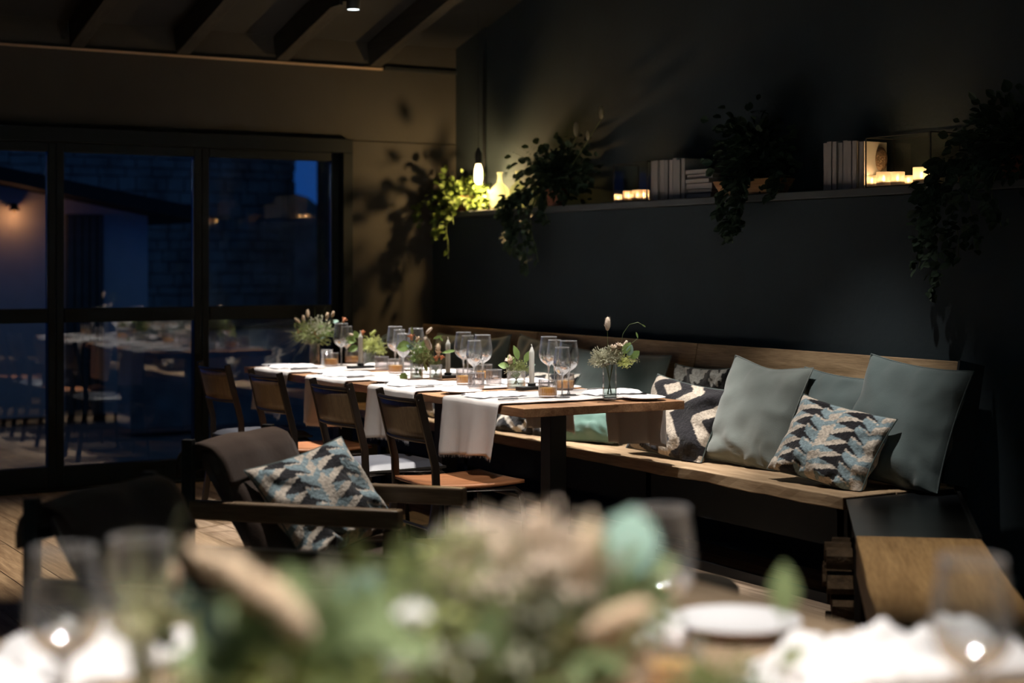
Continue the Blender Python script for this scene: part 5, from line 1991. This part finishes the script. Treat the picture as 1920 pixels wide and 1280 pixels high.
# ================================================================== near table, out of focus
FX0, FX1, FY0, FY1 = 0.25, 1.86, 0.95, 2.66
ft = thing('near_table', 'pale oak dining table laid with flowers in front of the armchairs', 'table', (1.05, 1.8, 0))
nb_ = 6
for k in range(nb_):
    w_ = (FX1 - FX0) / nb_
    mesh('plank', MB().slab(FX0 + k * w_ + 0.001 - 1.05, FX0 + (k + 1) * w_ - 0.001 - 1.05, FY0 - 1.8, FY1 - 1.8, TZ - 0.04, TZ, 3, 16, 0.003, k), M['fore_table'], ft, bevel=0.003)
for lx in (0.45, 1.66):
    for ly in (1.15, 2.45):
        mesh('leg', MB().box((lx - 1.05, ly - 1.8, 0.355), (0.06, 0.06, 0.71)), M['steel'], ft, bevel=0.003)


def crumple(px, py, sx_, sy_, hgt, seed, label, rz=0.0):
    p = onz(px, py, TZ)

    def fn(u, v):
        a, c = 2 * u - 1, 2 * v - 1
        e = max(0, (1 - a ** 4) * (1 - c ** 4)) ** 0.5
        n1 = noise.noise(Vector((a * 2.0 + seed, c * 2.0, 0)))
        n2 = noise.noise(Vector((a * 4.5, c * 4.5 + seed, 5)))
        z = e * (hgt * (0.55 + 0.6 * n1) + hgt * 0.45 * abs(n2)) + 0.003
        k = 1 + 0.12 * noise.noise(Vector((a * 1.5, c * 1.5, seed + 3)))
        return (a * sx_ / 2 * k, c * sy_ / 2 * k, max(z, 0.002))
    o = mesh('crumpled_napkin', MB().grid(fn, 40, 40), M['napkin'], None, (p.x, p.y, TZ + 0.001), smooth=True, solid=0.002)
    o.rotation_euler = (0, 0, rz)
    tag(o, label, 'napkin', 'crumpled napkins on the near table')


crumple(205, 1240, 0.30, 0.24, 0.055, 1, 'crumpled white napkin beside the twin wine glasses on the near table', 0.3)
crumple(-70, 1310, 0.16, 0.20, 0.045, 2, 'crumpled white napkin at the outer corner of the near table', 0.8)
crumple(1200, 1195, 0.18, 0.14, 0.06, 3, 'crumpled white napkin beside the plate on the near table', 0.9)
crumple(1690, 1262, 0.38, 0.20, 0.070, 4, 'crumpled white napkin in front of the single wine glass on the near table', -0.2)
crumple(1420, 1330, 0.14, 0.09, 0.045, 5, 'small crumpled napkin between plate and single wine glass on the near table', 0.2)
pp = onz(1380, 1165, TZ + 0.02)
g = thing('dinner_plate', 'white plate with brown underside on the near table', 'plate', (pp.x, pp.y, TZ + 0.001))
mesh('dish', MB().lathe([(0.001, 0.0), (0.07, 0.0), (0.09, 0.014), (0.104, 0.022), (0.106, 0.024)], 40), M['stoneware_rim'], g, smooth=True)
mesh('glaze', MB().lathe([(0.106, 0.0245), (0.09, 0.0175), (0.07, 0.006), (0.001, 0.005)], 40), M['porcelain'], g, smooth=True)
NG = 'wine glasses on the near table'
for kd, px, D, lb in [('b', 120, 2.02, 'wine glass over the outer crumpled napkin on the near table'), ('b', 262, 2.10, 'wine glass standing by the dried grass on the near table'),
                      ('b', 1822, 1.95, 'single wine glass facing the oak box seat on the near table'), ('b', 1242, 2.36, 'wine glass behind the wide bouquet, closest to the round stool, near table'),
                      ('s', 850, 2.3, 'small wine glass hidden among the blooms on the near table')]:
    p = at(px, 700, D)
    wine(kd, (p.x, p.y, TZ + 0.001), lb, NG)
p = at(1262, 1270, 2.26)
tum('a', (p.x, p.y, TZ + 0.001), 'amber tumbler between bouquet and plate on the near table', 'tumblers on the near table')

# big soft bouquets
DF = 1.62


def A(px, py, D=DF):
    return at(px, py + 28, D)


rq = random.Random(21)
cen = A(860, 1500)
vb = Vector((cen.x, cen.y, TZ + 0.001))
vase(vb, 0.05, 0.11, 'round clear vase holding the widest bouquet on the near table', False, 0.5)
items = []
for (px, py, s_, an, D) in [(925, 1075, 0.040, 85, 1.6), (1018, 1010, 0.032, 95, 1.65), (1090, 1075, 0.045, 80, 1.55), (1095, 1165, 0.05, 25, 1.5), (880, 1060, 0.03, 120, 1.7)]:
    items.append(('tail', A(px, py, D), s_ * 1.4, an, rq.choice([M['tail'], M['tail_tan']])))
for (px, py, s_, an, D) in [(640, 1150, 0.05, 60, 1.6), (1050, 1150, 0.045, 70, 1.6), (1168, 1060, 0.06, 80, 1.6), (930, 1110, 0.04, 100, 1.6)]:
    items.append(('leaf', A(px, py, D), s_ * 1.25, an, M['leaf_teal'], .85))
for (px, py, s_, an, D) in [(720, 1160, 0.06, 120, 1.6), (1120, 1060, 0.05, 100, 1.6), (1165, 1085, 0.045, 60, 1.6), (1150, 1120, 0.045, 10, 1.55), (820, 1200, 0.06, 160, 1.55), (1000, 1200, 0.06, 30, 1.6),
                            (640, 1220, 0.07, 170, 1.6), (1060, 1240, 0.05, 10, 1.5), (900, 1250, 0.06, 80, 1.5), (760, 1080, 0.05, 90, 1.65), (1195, 1060, 0.035, 30, 1.6), (690, 1060, 0.04, 110, 1.7)]:
    items.append(('leaf', A(px, py, D), s_ * 1.25, an, rq.choice([M['leaf_pale'], M['leaf_olive'], M['leaf_pale']]), .6))
for (px, py, s_) in [(775, 1140, 0.030), (895, 1195, 0.022), (745, 1245, 0.032), (665, 1240, 0.026)]:
    items.append(('flower', A(px, py, 1.5), s_ * 1.3, 90))
for (px, py, s_, m_) in [(1020, 1000, 0.035, 'tail'), (1085, 1040, 0.04, 'tail'), (930, 1030, 0.045, 'tail'), (1100, 1190, 0.05, 'tail_tan'), (1160, 1080, 0.035, 'leaf_pale'), (860, 1090, 0.05, 'yellow_green'), (760, 1110, 0.045, 'leaf_pale'), (640, 1120, 0.04, 'sage'), (800, 1240, 0.05, 'yellow_green'), (980, 1250, 0.05, 'leaf_pale'), (720, 1260, 0.05, 'leaf_pale'), (1100, 1250, 0.05, 'tail_tan'), (830, 1160, 0.055, 'sage'), (950, 1150, 0.055, 'sage'), (1050, 1200, 0.055, 'leaf_olive'), (1150, 1120, 0.05, 'leaf_pale'), (700, 1200, 0.055, 'leaf_pale'), (930, 1060, 0.04, 'grass'), (1000, 1080, 0.045, 'sage'), (870, 1020, 0.03, 'grass')]:
    items.append(('spray', A(px, py), s_ * 1.25, 90, M[m_], 330))
bouquet(vb, 'wide soft bouquet of tails, eucalyptus and small white blooms on the near table', items, 31, 0.10, 0.03)

cen = A(560, 1560, 1.45)
vb = Vector((cen.x, cen.y, TZ + 0.001))
vase(vb, 0.04, 0.10, 'round clear vase of the bouquet with the long tan tails', False, 0.5)
items = []
for (px, py, s_, an, D) in [(585, 1175, 0.060, 133, 1.40), (505, 1110, 0.055, 138, 1.40), (440, 1060, 0.045, 145, 1.45)]:
    items.append(('tail', A(px, py, D), s_ * 1.25, an, M['tail_tan']))
items.append(('leaf', A(390, 1190, 1.4), 0.05, 80, M['leaf_teal'], .9))
items.append(('leaf', A(360, 1120, 1.45), 0.03, 120, M['leaf_teal'], .8))
for (px, py, s_, an) in [(520, 1200, 0.05, 140), (470, 1220, 0.05, 170), (590, 1230, 0.05, 80), (560, 1150, 0.04, 100), (450, 1180, 0.045, 60), (620, 1180, 0.05, 40)]:
    items.append(('leaf', A(px, py, 1.42), s_ * 1.4, an, rq.choice([M['leaf_pale'], M['leaf_pale'], M['leaf_olive']]), .7))
items.append(('flower', A(522, 1240, 1.4), 0.026, 90))
for (px, py, s_, m_) in [(430, 1270, 0.04, 'yellow_green'), (560, 1270, 0.05, 'yellow_green'), (530, 1160, 0.04, 'leaf_pale'), (540, 1230, 0.045, 'yellow_green'), (470, 1240, 0.04, 'leaf_pale'), (600, 1200, 0.045, 'leaf_pale')]:
    items.append(('spray', A(px, py, 1.45), s_ * 1.4, 90, M[m_], 300))
bouquet(vb, 'bouquet with long tan bunny tails leaning over the near table', items, 32, 0.09, 0.025)

cen = A(300, 1400, 1.9)
vb = Vector((cen.x, cen.y, TZ + 0.001))
vase(vb, 0.035, 0.10, 'small clear vase of dried grass between the near wine glasses', False, 0.5)
bouquet(vb, 'dried beige grass and dark leaves in the small vase between wine glasses',
        [('grass', A(250, 1060, 1.9), 0.045, 90, M['grass'], 50), ('tail', A(330, 1075, 1.9), 0.03, 95, M['tail_tan']), ('spray', A(290, 1120, 1.9), 0.045, 90, M['grass'], 120), ('leaf', A(310, 1190, 1.9), 0.05, 90, M['leaf_dark'], .8), ('leaf', A(360, 1180, 1.9), 0.05, 60, M['leaf_olive'], .8)], 33, 0.09, 0.02)

cen = A(1440, 1520, 1.85)
vb = Vector((cen.x, cen.y, TZ + 0.001))
vase(vb, 0.03, 0.10, 'small clear vase with a single upright green leaf in front of the plate', False, 0.5)
bouquet(vb, 'single upright green leaf with low olive sprays in front of the plate',
        [('leaf', A(1470, 1130, 1.85), 0.062, 90, M['leaf_pale'], .55), ('spray', A(1330, 1262, 1.8), 0.05, 90, M['leaf_olive'], 150), ('spray', A(1400, 1265, 1.8), 0.04, 90, M['leaf_pale'], 110), ('leaf', A(1360, 1262, 1.8), 0.05, 150, M['leaf_olive'], .5), ('leaf', A(1460, 1220, 1.85), 0.04, 40, M['leaf_olive'], .5)], 34, 0.09, 0.018)
